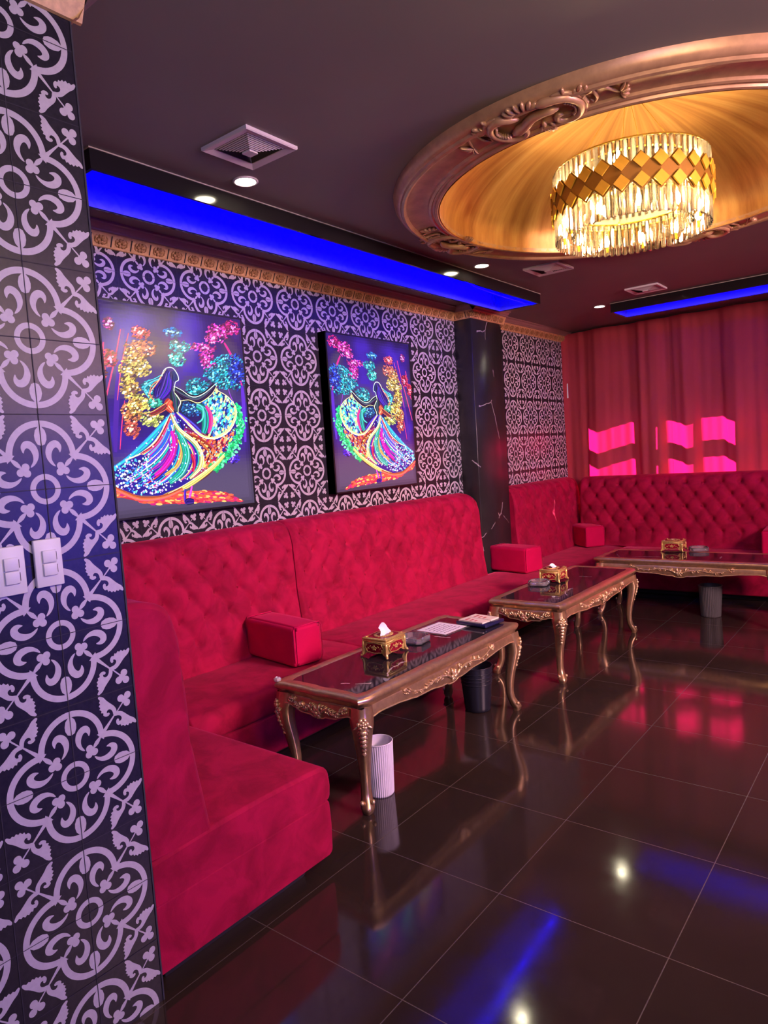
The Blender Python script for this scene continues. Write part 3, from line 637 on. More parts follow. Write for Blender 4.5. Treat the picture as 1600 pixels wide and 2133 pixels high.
def make_table():
    T = thing('carved_table', (0, 0, 0), 'table', 'table', 0, 'carved gold tables with black marble tops')
    # frame: rounded moulding ring around the marble
    prof = [(-.062, .532), (-.062, .549), (-.056, .5515), (-.030, .5510), (-.018, .5525), (-.004, .549), (.004, .541), (.005, .530), (.000, .520), (-.008, .514), (-.010, .503), (-.016, .498)]
    m = MB(); n = 96
    for off, z in prof:
        for p in outline(off): m.v.append((p[0], p[1], z))
    for i in range(len(prof) - 1):
        for k in range(n): m.f.append([i * n + k, (i + 1) * n + k, (i + 1) * n + (k + 1) % n, i * n + (k + 1) % n][::-1]); m.m.append(0); m.s.append(True); m.c.append(None)
    m.build('frame', M['champagne'], T, 50)
    m = MB(); m.prism(outline(-.0615), .526, .5495, 0); m.build('marble_top', M['marble_top'], T)
    # aprons with scalloped lower edges and a raised bead
    def apron(axis, sg):
        L = TL if axis == 0 else TW; half = L / 2 - .05; face = (TW if axis == 0 else TL) / 2 - .030; pts = ZB_L if axis == 0 else ZB_S
        zb = lambda s: interp(pts, abs(s) / half)
        def to3(p, d):
            bul = .010 * math.sin(PI * min(1, max(0, (.50 - p.y) / .10)))
            return Vector((p.x, sg * (face + d + bul), p.y)) if axis == 0 else Vector((sg * (face + d + bul), p.x, p.y))
        m = MB(); n = 64; rows = 6; ids = []
        for i in range(n + 1):
            s = -half + 2 * half * i / n; b = zb(s)
            for r in range(rows + 1): m.v.append(to3(Vector((s, .500 + (b - .500) * r / rows, 0)), 0))
            m.v.append(to3(Vector((s, b, 0)), -.022)); m.v.append(to3(Vector((s, .500, 0)), -.022))
        st = rows + 3
        for i in range(n):
            for r in range(st):
                a, b_ = i * st + r, i * st + (r + 1) % st; q = [a, b_, b_ + st, a + st]
                if (axis == 0) == (sg > 0): q.reverse()
                m.f.append(q); m.m.append(0); m.s.append(r < rows); m.c.append(None)
        o = m.build('apron', M['champagne'], T)
        m = MB(); m.tube([to3(Vector((-half + 2 * half * i / 80, zb(-half + 2 * half * i / 80) + .003, 0)), .001) for i in range(81)], .0042, 6, 0); m.build('bead', M['champagne_hi'], o)
        m = MB(); carve_panel(m, to3, half * (.56 if axis == 0 else .62), .452 if axis == 0 else .455, .014 if axis == 0 else .010, zb); m.build('carving', M['champagne_hi'], o)
    for sg in (-1, 1): apron(0, sg); apron(1, sg)
    # cabriole legs
    for sx in (-1, 1):
        for sy in (-1, 1):
            dg = Vector((sx, sy, 0)).normalized(); tg = Vector((-dg.y, dg.x, 0)); c0 = Vector((sx * (TL / 2 - .062), sy * (TW / 2 - .062), 0))
            prof = [(.500, .000, .046), (.470, .004, .047), (.440, .012, .047), (.405, .020, .043), (.360, .018, .037), (.300, .006, .031), (.230, -.008, .026), (.160, -.016, .0225), (.105, -.014, .021), (.070, -.004, .0225), (.045, .010, .026), (.025, .022, .027), (.010, .024, .022), (.0, .022, .020)]
            C = smooth_curve([(z, d, r) for z, d, r in prof], 3); m = MB(); n = 12
            for p in C:
                z, d, r = p.x, p.y, p.z; ce = c0 + dg * d
                for k in range(n):
                    a = 2 * PI * k / n; ca, sa = math.cos(a), math.sin(a); q = (abs(ca) + abs(sa)); rr = r * (1.0 / q) ** .80 * 1.18   # diamond section with its ridge outwards
                    m.v.append(ce + dg * rr * ca + tg * rr * sa + Vector((0, 0, z)))
            N = len(C)
            for i in range(N - 1):
                for k in range(n): m.f.append([i * n + k, i * n + (k + 1) % n, (i + 1) * n + (k + 1) % n, (i + 1) * n + k][::-1]); m.m.append(0); m.s.append(True); m.c.append(None)
            m.f.append([(N - 1) * n + k for k in range(n)][::-1]); m.m.append(0); m.s.append(False); m.c.append(None)
            lg = m.build('leg', M['champagne'], T)
            m = MB(); up = Vector((0, 0, 1))
            def at(z, out): 
                d = interp([(-q[0], q[1]) for q in prof], -z); r = interp([(-q[0], q[2]) for q in prof], -z); return c0 + dg * (d + r * 1.13 + out) + up * z
            rc = at(.435, -.006)
            for rad, nn, sz in ((.020, 6, .013), (.010, 4, .010)):
                for k in range(nn):
                    a = 2 * PI * k / nn; u = tg * math.cos(a) + up * math.sin(a); s = tg * -math.sin(a) + up * math.cos(a)
                    m.blob(rc + u * rad + dg * (.004 if rad < .015 else 0), (u * sz * .8, s * sz, dg * .010), 0, 7, 5)
            m.blob(rc + dg * .009, (tg * .007, up * .007, dg * .007), 0, 7, 5)
            for sd in (-1, 1):
                for k in range(3):
                    a = -.5 - k * .55; u = tg * sd * math.cos(a) + up * math.sin(a); m.blob(rc + u * .034 - dg * .012, (u * .020, (tg * -math.sin(a) + up * math.cos(a)) * .007, dg * .009), 0, 7, 5)
            for k in range(6):
                z = .398 - k * .022; f = 1 - .1 * k; b = at(z, -.004)
                m.blob(b, (tg * .019 * f, (up * .8 - dg * .2).normalized() * .014, dg * .010 * f), 0, 8, 5)
                for sd in (-1, 1): m.blob(b + tg * sd * .013 * f - up * .004 - dg * .006, ((tg * sd * .6 - up).normalized() * .014 * f, dg * .008, (tg * sd + up * .6).normalized() * .006), 0, 7, 4)
            m.build('leg_carving', M['champagne_hi'], lg)
            m = MB(); fc = c0 + dg * .018
            for sd in (-1, 1): m.blob(fc + tg * sd * .026 + dg * .006 + up * .052, (tg * .011, up * .012, dg * .012), 0, 8, 6)
            m.build('foot_scroll', M['champagne_hi'], lg)
    return T
TX = -2.285
t1 = make_table(); t1.location = (TX, 3.035, 0); t1.rotation_euler = (0, 0, PI / 2)
tag(t1, 'nearest carved gold table with black marble top, white bin under its end')
t2 = copy_tree(t1); t2.location = (TX + .05, 5.085, 0); tag(t2, 'middle carved gold table standing before the longest sofa')
t3 = copy_tree(t1); t3.location = (-1.735, 6.59, 0); t3.rotation_euler = (0, 0, 0); tag(t3, 'carved gold table standing crosswise in front of the curtain sofa')
TZ = TH + .0005

# ------------------------------------------------------------------ things on the tables
def tissue_box(label, loc, rz, pulled):
    B = thing('tissue_box', loc, label, 'tissue box', rz, 'gilded tissue boxes'); hx, hy, h = .075, .088, .098
    m = MB()
    # body: four walls with scalloped lower edge
    for (a, b) in (((-hx, -hy), (hx, -hy)), ((hx, -hy), (hx, hy)), ((hx, hy), (-hx, hy)), ((-hx, hy), (-hx, -hy))):
        a, b = Vector((*a, 0)), Vector((*b, 0)); d = b - a; nn = Vector((d.y, -d.x, 0)).normalized(); n = 20
        o = len(m.v)
        for i in range(n + 1):
            t = i / n; e = min(t, 1 - t); zb = .006 + .020 * min(1, e / .22) + .006 * math.sin(t * 6 * PI) * min(1, e / .2)
            p = a + d * t; m.v += [p + Vector((0, 0, zb)), p + nn * .004 * (1 - min(1, e / .15)) + Vector((0, 0, (zb + h) / 2)), p + Vector((0, 0, h))]
        for i in range(n):
            for r in range(2): q = o + i * 3 + r; m.f.append([q, q + 3, q + 4, q + 1]); m.m.append(0); m.s.append(True); m.c.append(None)
        for r, z0 in ((.0042, h - .012), (.003, h - .022)):
            m.tube([a + nn * .002 + Vector((0, 0, z0)), b + nn * .002 + Vector((0, 0, z0))], r, 6, 0)
    m.box((-hx + .002, -hy + .002, .03), (hx - .002, hy - .002, .034), 0)
    m.build('body', M['gold_bright'], B)
    for (c, u, L) in ((Vector((0, -hy, 0)), Vector((1, 0, 0)), hx), (Vector((hx, 0, 0)), Vector((0, 1, 0)), hy), (Vector((0, hy, 0)), Vector((-1, 0, 0)), hx), (Vector((-hx, 0, 0)), Vector((0, -1, 0)), hy)):
        nn = Vector((u.y, -u.x, 0)); m = MB(); k = 28; vs = [c + nn * .0055 + Vector((0, 0, .053))]
        for i in range(k):
            a = 2 * PI * i / k; r = 1 + .07 * math.cos(8 * a); s = abs(math.cos(a)) ** .6 * math.copysign(1, math.cos(a)); q = abs(math.sin(a)) ** .6 * math.copysign(1, math.sin(a))
            vs.append(c + nn * .0045 + u * s * L * .74 * r + Vector((0, 0, .053 + q * .027 * r)))
        m.add(vs, [(0, 1 + i, 1 + (i + 1) % k) for i in range(k)], 0)
        pn = m.build('enamel_panel', M['red_enamel'], B)
        m = MB(); ring = [p + nn * .001 for p in vs[1:]]; m.tube(ring, .0028, 5, 0, closed=True)
        for i in range(5):
            a = 2 * PI * i / 5 + .3; dd = u * math.cos(a) + Vector((0, 0, math.sin(a))); m.blob(c + nn * .006 + Vector((0, 0, .053)) + dd * .009, (dd * .008, nn.cross(dd) * .005, nn * .004), 0, 6, 4)
        for sg in (-1, 1):
            for i in range(4):
                p = c + nn * .006 + u * sg * (.016 + .011 * i) + Vector((0, 0, .053 + .008 * math.sin(i * 1.7))); m.blob(p, ((u * sg + Vector((0, 0, .8 * (-1) ** i))).normalized() * .008, Vector((0, 0, .003)), nn * .003), 0, 6, 4)
        m.build('gilt_relief', M['gold_bright'], pn)
    m = MB(); m.rbox((-hx - .006, -hy - .006, h - .004), (hx + .006, hy + .006, h + .006), .004, 2); lid = m.build('lid', M['gold_bright'], B)
    m = MB(); m.prism([(hx * .86 * math.copysign(abs(math.cos(a)) ** .5, math.cos(a)), hy * .88 * math.copysign(abs(math.sin(a)) ** .5, math.sin(a))) for a in [2 * PI * i / 36 for i in range(36)]], h + .006, h + .0075, 0); m.build('lid_enamel', M['red_enamel'], lid)
    m = MB()
    for i in range(26):
        a = 2 * PI * i / 26; x, y = hx * .58 * math.cos(a), hy * .62 * math.sin(a); m.blob((x, y, h + .009), ((.009, .003, 0), (-.002, .006, 0), (0, 0, .003)), 0, 6, 4)
    for sx in (-1, 1):
        for sy in (-1, 1): m.blob((sx * hx * .85, sy * hy * .86, h + .008), ((.010, 0, 0), (0, .010, 0), (0, 0, .004)), 0, 6, 4)
    m.tube([(hx * .48 * math.cos(2 * PI * i / 30), hy * .50 * math.sin(2 * PI * i / 30), h + .009) for i in range(30)], .003, 5, 0, closed=True)
    m.build('gilt_wreath', M['gold_bright'], lid)
    for sx in (-1, 1):
        for sy in (-1, 1):
            m = MB(); d = Vector((sx, sy, 0)).normalized(); c = Vector((sx * hx, sy * hy, 0))
            m.tube([c + d * .000 + Vector((0, 0, .09)), c + d * .003 + Vector((0, 0, .06)), c + d * .001 + Vector((0, 0, .035)), c + d * .005 + Vector((0, 0, .016)), c + d * .013 + Vector((0, 0, .006))], [.006, .007, .008, .009, .007], 8, 0); m.blob(c + d * .014 + Vector((0, 0, .0075)), ((.008, 0, 0), (0, .008, 0), (0, 0, .0075)), 0, 8, 6)
            m.build('foot', M['gold_bright'], B)
    m = MB(); rnd = random.Random(int(pulled * 100)); n = 12; o = len(m.v)
    for i in range(n + 1):
        t = i / n
        for j in range(7):
            s = j / 6; x = (t - .5) * .085 * (1 - .25 * s) + .008 * s; y = .014 - .028 * s + .012 * math.sin(t * 7 + s * 2) * (.5 + s); z = h + .008 + pulled * s * (.62 + .70 * math.exp(-((t - .60) / .20) ** 2)) + .004 * math.sin(t * 14 + s * 5) * s
            m.v.append((y, x * 1.2, z))
    for i in range(n):
        for j in range(6): a = i * 7 + j; m.f.append([a, a + 7, a + 8, a + 1]); m.m.append(0); m.s.append(True); m.c.append(None)
    m.build('tissue', M['tissue'], B)
tissue_box('gilded red tissue box on the nearest table, white tissue pulled up', (-2.362, 2.905, TZ), math.radians(3), .045)
tissue_box('gilded tissue box with crumpled tissue on the middle table', (-2.372, 5.12, TZ), math.radians(4), .022)
tissue_box('gilded dark tissue box on the crosswise table before the curtain sofa', (-1.93, 6.875, TZ), math.radians(92), .006)

def ashtray(label, loc, rz, sz):
    A = thing('ashtray', loc, label, 'ashtray', rz, 'clear square ashtrays'); m = MB(); h = .036; s = sz / 2
    def sq(r, z, ch=.022): c = ch; return [(-r + c, -r, z), (r - c, -r, z), (r, -r + c, z), (r, r - c, z), (r - c, r, z), (-r + c, r, z), (-r, r - c, z), (-r, -r + c, z)]
    L = [sq(s * .9, 0), sq(s, .004), sq(s, h), sq(s - .006, h), sq(s - .009, .008), sq(.002, .008, .0005)]
    for q in L: m.v += q
    for i in range(5):
        for k in range(8): m.f.append([i * 8 + k, i * 8 + (k + 1) % 8, (i + 1) * 8 + (k + 1) % 8, (i + 1) * 8 + k]); m.m.append(0); m.s.append(False); m.c.append(None)
    m.build('dish', M['clear'], A)
    for ax in range(4):
        mm = MB(); R = Matrix.Rotation(ax * PI / 2, 4, 'Z')
        for k in range(11): x = -s + .026 + (2 * s - .052) * k / 10; mm.tube([(x, -s - .0008, .005), (x, -s - .0008, h - .002)], .0017, 5, 0, xf=R)
        mm.tube([(-s + .022, -s + .003, h), (s - .022, -s + .003, h)], .0035, 6, 0, xf=R); mm.build('ribbed_side', M['clear'], A)
ashtray('clear ribbed ashtray next to the tissue box on the nearest table', (-2.345, 3.165, TZ), math.radians(8), .15)
ashtray('clear ribbed ashtray in front of the middle table tissue box', (-2.405, 4.925, TZ), math.radians(12), .145)
ashtray('clear low ashtray on the crosswise table, right of its tissue box', (-1.715, 6.905, TZ), math.radians(20), .16)

S = thing('notice_sheet', (-2.365, 3.485, TZ), 'white printed notice in a clear sleeve on the nearest table', 'paper', math.radians(-3))
m = MB(); m.box((-.128, -.135, 0), (.128, .135, .0012)); m.build('clear_sleeve', M['clear'], S)
m = MB(); m.box((-.108, -.113, .0014), (.108, .113, .0022)); sh = m.build('sheet', M['paper'], S)
rnd = random.Random(4)
for k in range(6):
    m = MB()
    x = .078 - k * .030 + (0.006 if k > 2 else 0); y = -.085
    while y < .07:
        L = rnd.uniform(.008, .026); m.box((x - .0035, y, .0022), (x + .0035, min(y + L, .085), .0024)); y += L + .006
    m.build('printed_line', M['ink'], sh)
Bk = thing('menu_tray', (-2.215, 3.69, TZ + .0022), 'dark blue tray holding two cream cards at the far end of the nearest table', 'tray', math.radians(-6))
m = MB(); m.rbox((-.115, -.10, 0), (.115, .10, .022), .006, 2); m.build('tray', M['navy'], Bk)
for y0, y1 in ((-.092, -.012), (-.004, .082)):
    m = MB(); m.box((-.095, y0, .0222), (.085, y1, .030)); cdm = m.build('card', M['card_cream'], Bk)
    m = MB()
    for k in range(3): m.box((-.06 + k * .035, y0 + .012, .030), (-.045 + k * .035, y1 - .02 - .01 * k, .0303))
    m.build('print', M['card_red'], cdm)
m = MB(); m.lathe([(.0, 0), (.017, 0), (.019, .004), (.019, .013), (.012, .018), (.010, .0185), (.009, .016), (.0, .016)], 8, 0, None, False)
o = m.build('metal_cap', M['steel']); o.location = (-2.555, 2.282, TZ + .001); tag(o, 'small pale metal cap on the near left corner of the nearest table', 'cap')

# ------------------------------------------------------------------ waste bins
def bin_(label, loc, r0, r1, h, mat, style):
    B = thing('waste_bin', loc, label, 'waste bin', 0, 'waste bins under the tables'); m = MB()
    n = 84 if style == 'flute' else 40; fl = .016 if style == 'flute' else None
    m.lathe([(.0, .004), (r0 - .004, .0), (r0, .006)] + [(r0 + (r1 - r0) * t, h * t) for t in (.08, .3, .6, .9, .985)], n, 0, None, style != 'flute', fl)
    m.lathe([(r1 - .004, h), (r1 - .006, h * .9), (r0 - .004, .02), (.0, .016)], 40, 0); m.build('body', mat, B)
    m = MB(); m.tube([((r1 - .001) * math.cos(2 * PI * i / 48), (r1 - .001) * math.sin(2 * PI * i / 48), h - .002) for i in range(48)], .0035, 6, 0, closed=True); m.build('rim', mat, B)
    if style == 'bands':
        for z in (.62, .70, .78, .86):
            m = MB(); r = r0 + (r1 - r0) * z; m.tube([(r * math.cos(2 * PI * i / 40), r * math.sin(2 * PI * i / 40), h * z) for i in range(40)], .003, 5, 0, closed=True); m.build('rib', mat, B)
bin_('white fluted waste bin standing under the near end of a table', (-2.105, 2.49, 0), .064, .072, .262, M['bin_white'], 'flute')
bin_('black ribbed waste bin under the far end of the nearest table', (-2.25, 3.665, 0), .080, .104, .285, M['bin_black'], 'bands')
bin_('dark grey fluted waste bin under the crosswise table', (-1.56, 6.64, 0), .083, .098, .282, M['bin_grey'], 'flute')

# ------------------------------------------------------------------ gilded dome and its ornate ring
D = thing('ceiling_dome', (DX, DY, 2.93), 'round brushed gold ceiling dome with a carved copper moulding ring', 'ceiling dome')
m = MB(); pr = [(1.035, .0), (1.03, .05)] + [(1.03 * math.cos(a), .05 + .46 * math.sin(a)) for a in [PI / 2 * i / 18 for i in range(1, 18)]] + [(.01, .51)]
m.lathe(pr, 96, 0); m.build('dome', M['dome'], D)
m = MB(); z = lambda q: q - 2.93
m.lathe([(1.032, z(2.955)), (1.034, z(2.938)), (1.045, z(2.928)), (1.058, z(2.930)), (1.062, z(2.940)), (1.072, z(2.942)), (1.080, z(2.936)), (1.092, z(2.940)), (1.098, z(2.950)), (1.125, z(2.955)), (1.195, z(2.952)), (1.212, z(2.950)), (1.216, z(2.940)), (1.228, z(2.934)), (1.240, z(2.938)), (1.246, z(2.948)), (1.256, z(2.950)), (1.266, z(2.958)), (1.276, z(2.972)), (1.280, z(2.9995))], 128, 0); m.build('moulding_ring', M['copper_mould'], D, 40)
def cartouche():
    """rococo cartouche in ring coordinates: x along the ring, y radially outwards from its middle line, hanging down"""
    m = MB(); Rm = 1.155
    def to3(p, d):
        a = p[0] * .74 / Rm; r = Rm + p[1] * 1.28; return Vector((r * math.cos(a), r * math.sin(a), .022 - d * 1.3))
    def tub(pts, r0, r1, d=.006, n=7, sub=6):
        C = smooth_curve(pts, sub); m.tube([to3(p, d) for p in C], [(r0 + (r1 - r0) * i / (len(C) - 1)) * min(1, .25 + i * .22, .25 + (len(C) - 1 - i) * .22) for i in range(len(C))], n, 0, flat=1.0)
    def bl(p, ax, ay, h, d=.004):
        c = to3(p, d); m.blob(c, (to3((p[0] + ax[0], p[1] + ax[1]), d) - c, to3((p[0] + ay[0], p[1] + ay[1]), d) - c, Vector((0, 0, -h))), 0, 8, 5)
    # central smooth S band between two facing C scrolls
    tub([(-.17, -.035), (-.08, -.02), (0, .012), (.08, .022), (.15, .012)], .026, .016, .012)
    for sg in (-1, 1):
        C = [(sg * .06, sg * .02 + .052), (sg * .13, .072), (sg * .21, .058), (sg * .255, .0), (sg * .225, -.062), (sg * .15, -.082), (sg * .10, -.058), (sg * .115, -.03), (sg * .145, -.038)]
        tub(C, .020, .011, .010); tub([(p[0] * 1.06 + sg * .01, p[1] * 1.18) for p in C[1:6]], .010, .010, .004)
        for i in range(11):
            a = -.9 + 1.9 * i / 10; bl((sg * (.155 + .072 * math.cos(a)), -.004 + .050 * math.sin(a)), (.007, 0), (0, .007), .012, .012)
        for i in range(6):
            a = -1.1 + 2.3 * i / 5; bl((sg * (.165 + .118 * math.cos(a)), .095 * math.sin(a)), (sg * .018 * math.cos(a), .018 * math.sin(a)), (-.009 * math.sin(a), .010 * math.cos(a)), .010)
        # tendril with leaf at the end
        tub([(sg * .24, .05), (sg * .30, .035), (sg * .36, .055), (sg * .41, .02), (sg * .45, -.015)], .009, .005, .004)
        for i in range(5):
            a = -1.0 + i * .5; bl((sg * (.455 + .026 * math.cos(a)), -.012 + .032 * math.sin(a)), (sg * .026 * math.cos(a), .026 * math.sin(a)), (-.008 * math.sin(a), .009 * math.cos(a)), .010)
        tub([(sg * .33, .045), (sg * .34, -.005), (sg * .32, -.03), (sg * .305, -.01)], .008, .004, .004)
        for i in range(3): bl((sg * (.28 + .022 * i), .075 - .012 * i), (sg * .016, .014), (-.006 * sg, .008), .010)
    # shell below, leaves above
    for i in range(7):
        a = -PI / 2 + (i - 3) * .33; bl((.02 + .050 * math.cos(a), -.055 + .042 * math.sin(a)), (.030 * math.cos(a), .030 * math.sin(a)), (-.008 * math.sin(a), .008 * math.cos(a)), .014, .008)
    bl((.02, -.05), (.016, 0), (0, .014), .016, .010)
    for i in range(7):
        a = PI / 2 + (i - 3) * .42; bl((-.02 + .075 * math.cos(a), .062 + .028 * math.sin(a)), (.030 * math.cos(a), .028 * math.sin(a)), (-.011 * math.sin(a), .011 * math.cos(a)), .014, .006)
    return m
ca = cartouche(); base = None
for k, ang in enumerate((-91, 179, 89, -1)):
    if base is None: base = ca.build('carved_ornament', M['copper_mould'], D); o = base
    else: o = link_copy(base, D)
    o.rotation_euler = (0, 0, math.radians(ang))

# ------------------------------------------------------------------ chandelier
CX, CY, CZ = -1.24, 3.83, 2.71
H = thing('chandelier', (CX, CY, CZ), 'drum chandelier of clear crystal bars with a band of gold diamonds', 'chandelier')
def crystal_mesh(L, w_):
    m = MB(); a, b = w_ / 2, w_ * .32
    sec = [(-a, 0), (-a * .45, -b), (a * .45, -b), (a, 0), (a * .45, b), (-a * .45, b)]; n = 6
    vs = [(x, y, .0 + .006 * (1 if abs(x) > a * .9 else 0)) for x, y in sec] + [(x, y, L - .008) for x, y in sec] + [(0, 0, L)]
    m.add(vs, [tuple(reversed(range(n)))] + [(i, (i + 1) % n, n + (i + 1) % n, n + i) for i in range(n)] + [(n + i, n + (i + 1) % n, 2 * n) for i in range(n)], 0); return m
tiers = [(.385, .205, .150, 68, 0), (.385, .0, .150, 68, .5), (.300, .205, .130, 50, .25), (.300, .025, .130, 50, .75)]
allc = []
for R, z0, L, n, ph in tiers:
    for k in range(n): a = 2 * PI * (k + ph) / n; allc.append((R, z0, L, a))
dist = lambda c: (Vector((CX + c[0] * math.cos(c[3]), CY + c[0] * math.sin(c[3]), CZ + c[1])) - Vector((0, 0, EYE))).length + (.8 if c[0] < .35 else 0)
allc.sort(key=dist); cache = {}; rest = MB()
for i, (R, z0, L, a) in enumerate(allc):
    loc = (R * math.cos(a), R * math.sin(a), z0); rot = a + PI / 2
    if i < 100:
        if L not in cache:
            o = crystal_mesh(L, .027).build('crystal_bar', M['crystal'], H); cache[L] = o; o.location = loc
        else: o = link_copy(cache[L], H, loc)
        o.rotation_euler = (0, 0, rot)
    else:
        cm = crystal_mesh(L, .027); rest.add(cm.v, cm.f, 0, False, Matrix.Translation(loc) @ Matrix.Rotation(rot, 4, 'Z'))
o = rest.build('crystal_bars', M['crystal'], H); o['kind'] = 'stuff'
m = MB()
for R, z0 in ((.385, .150), (.385, .208), (.385, .352), (.300, .150), (.300, .335), (.343, .165)):
    m.tube([(R * math.cos(2 * PI * i / 64), R * math.sin(2 * PI * i / 64), z0) for i in range(64)], .0045, 6, 0, closed=True)
for k in range(6): a = PI / 3 * k; m.tube([(.300 * math.cos(a), .300 * math.sin(a), .165), (.385 * math.cos(a), .385 * math.sin(a), .165)], .004, 6)
m.build('ring_frame', M['gold_plate'], H)
m = MB(); m.lathe([(.388, .150), (.388, .230)], 64, 0); m.lathe([(.380, .230), (.380, .150)], 64, 0); m.build('band_lining', M['band_lining'], H)
m = MB(); n = 28; R = .402; s = .046
def diamond(mb, a, zc, r, hs, th, mat=0):
    c = Vector((r * math.cos(a), r * math.sin(a), zc)); o_ = Vector((math.cos(a), math.sin(a), 0)); t_ = Vector((-math.sin(a), math.cos(a), 0)); u_ = Vector((0, 0, 1))
    q = [c + t_ * hs, c + u_ * hs, c - t_ * hs, c - u_ * hs]; mb.add([p - o_ * th for p in q] + [p for p in q] , [(4, 5, 6, 7), (3, 2, 1, 0), (0, 1, 5, 4), (1, 2, 6, 5), (2, 3, 7, 6), (3, 0, 4, 7)], mat)
for k in range(n):
    a = 2 * PI * (k + .5) / n; diamond(m, a, .19, R - .006, s, .006)
    for zc in (.145, .235): diamond(m, 2 * PI * k / n, zc, R - .006, s, .006)
band = m.build('gold_band', M['gold_band'], H); first = None
for k in range(n):
    for zc in (.145, .235):
        a = 2 * PI * k / n
        if first is None:
            mm = MB(); diamond(mm, 0, 0, 0, s * .82, .008); first = mm.build('diamond_plate', M['gold_plate'], band); o = first
        else: o = link_copy(first, band)
        o.location = ((R + .006) * math.cos(a), (R + .006) * math.sin(a), zc); o.rotation_euler = (0, 0, a)
first = None
for zc, n, ph in ((.045, 11, 0), (.255, 11, .5)):
    for k in range(n):
        a = 2 * PI * (k + ph) / n
        if first is None:
            mm = MB(); mm.lathe([(.0005, .0), (.008, .004), (.0135, .018), (.012, .032), (.006, .046), (.0008, .058)], 10, 0); first = mm.build('bulb', M['bulb'], H); o = first
            mm = MB(); mm.lathe([(.001, -.035), (.007, -.034), (.008, -.004), (.010, .001), (.001, .003)], 10, 0); sk = mm.build('socket', M['gold_plate'], first)
        else: o = link_copy(first, H); link_copy(sk, o)
        o.location = (.343 * math.cos(a), .343 * math.sin(a), zc)
for k in range(4):
    a = PI / 2 * k + .5; m = MB(); m.tube([(.30 * math.cos(a), .30 * math.sin(a), .335), (.05 * math.cos(a), .05 * math.sin(a), .70)], .0012, 5, 0); m.build('suspension_wire', M['gold_plate'], H)
m = MB(); m.lathe([(.001, .690), (.09, .692), (.09, .715), (.001, .716)], 24, 0); m.build('ceiling_plate', M['gold_plate'], H)

# ------------------------------------------------------------------ vents, downlights
def vent(label, c):
    V = thing('ceiling_vent', (c[0], c[1], ZC), label, 'ceiling vent', 0, 'square ceiling vents'); h = .146
    m = MB(); L = [(h, 0), (h, -.012), (h - .004, -.016), (h - .038, -.008), (h - .040, .0)]
    for r, z_ in L: m.v += [(-r, -r, z_), (r, -r, z_), (r, r, z_), (-r, r, z_)]
    for i in range(len(L) - 1):
        for k in range(4): m.f.append([i * 4 + k, i * 4 + (k + 1) % 4, (i + 1) * 4 + (k + 1) % 4, (i + 1) * 4 + k][::-1]); m.m.append(0); m.s.append(False); m.c.append(None)
    m.build('frame', M['vent_white'], V)
    m = MB(); r = h - .040; k = 0
    while r > .025:
        z0 = -.004 - .0018 * k; o = len(m.v)
        for rr, zz in ((r, z0 + .006), (r - .0015, z0 - .003), (r - .0060, z0 - .006), (r - .0066, z0 + .006)): m.v += [(-rr, -rr, zz), (rr, -rr, zz), (rr, rr, zz), (-rr, rr, zz)]
        for i in range(3):
            for q in range(4): m.f.append([o + i * 4 + q, o + i * 4 + (q + 1) % 4, o + (i + 1) * 4 + (q + 1) % 4, o + (i + 1) * 4 + q][::-1]); m.m.append(0 if i == 1 else 1); m.s.append(False); m.c.append(None)
        r -= .010; k += 1
    m.box((-.11, -.11, -.001), (.11, .11, -.0005), 1); m.box((-.024, -.024, -.030), (.024, .024, -.024)); m.build('louvre_grille', [M['vent_white'], M['bin_grey']], V)  # slot shade put into dark louvre sides and a dark backing sheet
vent('square pinkish ceiling vent next to the nearest downlight', (-2.31, 2.145))
vent('square ceiling vent below the far rim of the gold dome', (-2.315, 5.165))
vent('square ceiling vent in front of the blue cove over the curtain', (-2.025, 6.60))
def downlight(label, c):
    L = thing('downlight', (c[0], c[1], ZC), label, 'downlight', 0, 'recessed ceiling downlights')
    m = MB(); m.lathe([(.062, 0), (.062, -.004), (.056, -.007), (.050, -.006), (.047, -.001)], 32, 0); m.build('trim_ring', M['vent_white'], L)
    m = MB(); m.lathe([(.048, -.0015), (.03, -.003), (.001, -.0035)], 32, 0); m.build('lens', M['downlight'], L)
downlight('glowing ceiling downlight beside the large near vent', (-2.60, 2.37))
downlight('glowing ceiling downlight between the gold dome and the left blue cove', (-2.62, 4.67))
downlight('glowing ceiling downlight in the far corner between the two blue coves', (-2.62, 7.03))

# ------------------------------------------------------------------ light switches on the pier
def switch(label, y0, z0, z1, tilt):
    yw = .074; S = thing('light_switch', (PX + .0022, y0 + yw / 2, (z0 + z1) / 2), label, 'light switch', 0, 'white light switches'); S.rotation_euler = (tilt, 0, 0); hh = (z1 - z0) / 2
    m = MB(); m.rbox((0, -yw / 2, -hh), (.011, yw / 2, hh), .0025, 2); m.build('plate', M['white_plastic'], S)
    for sg in (-1, 1):
        m = MB(); m.rbox((.0105, -.018, .001 if sg > 0 else -.034), (.0175, .018, .034 if sg > 0 else -.001), .0015, 2); m.build('rocker', M['white_plastic'], S)
    m = MB(); m.box((.011, .0195, .006), (.0125, .0215, .028)); m.box((.011, .0195, -.028), (.0125, .0215, -.006)); m.build('indicator_slot', M['bin_grey'], S)
switch('white light switch with two rockers nearer the pier corner', .846, 1.340, 1.467, 0)
switch('white light switch cut off by the left frame edge on the pier', .747, 1.334, 1.460, 0)

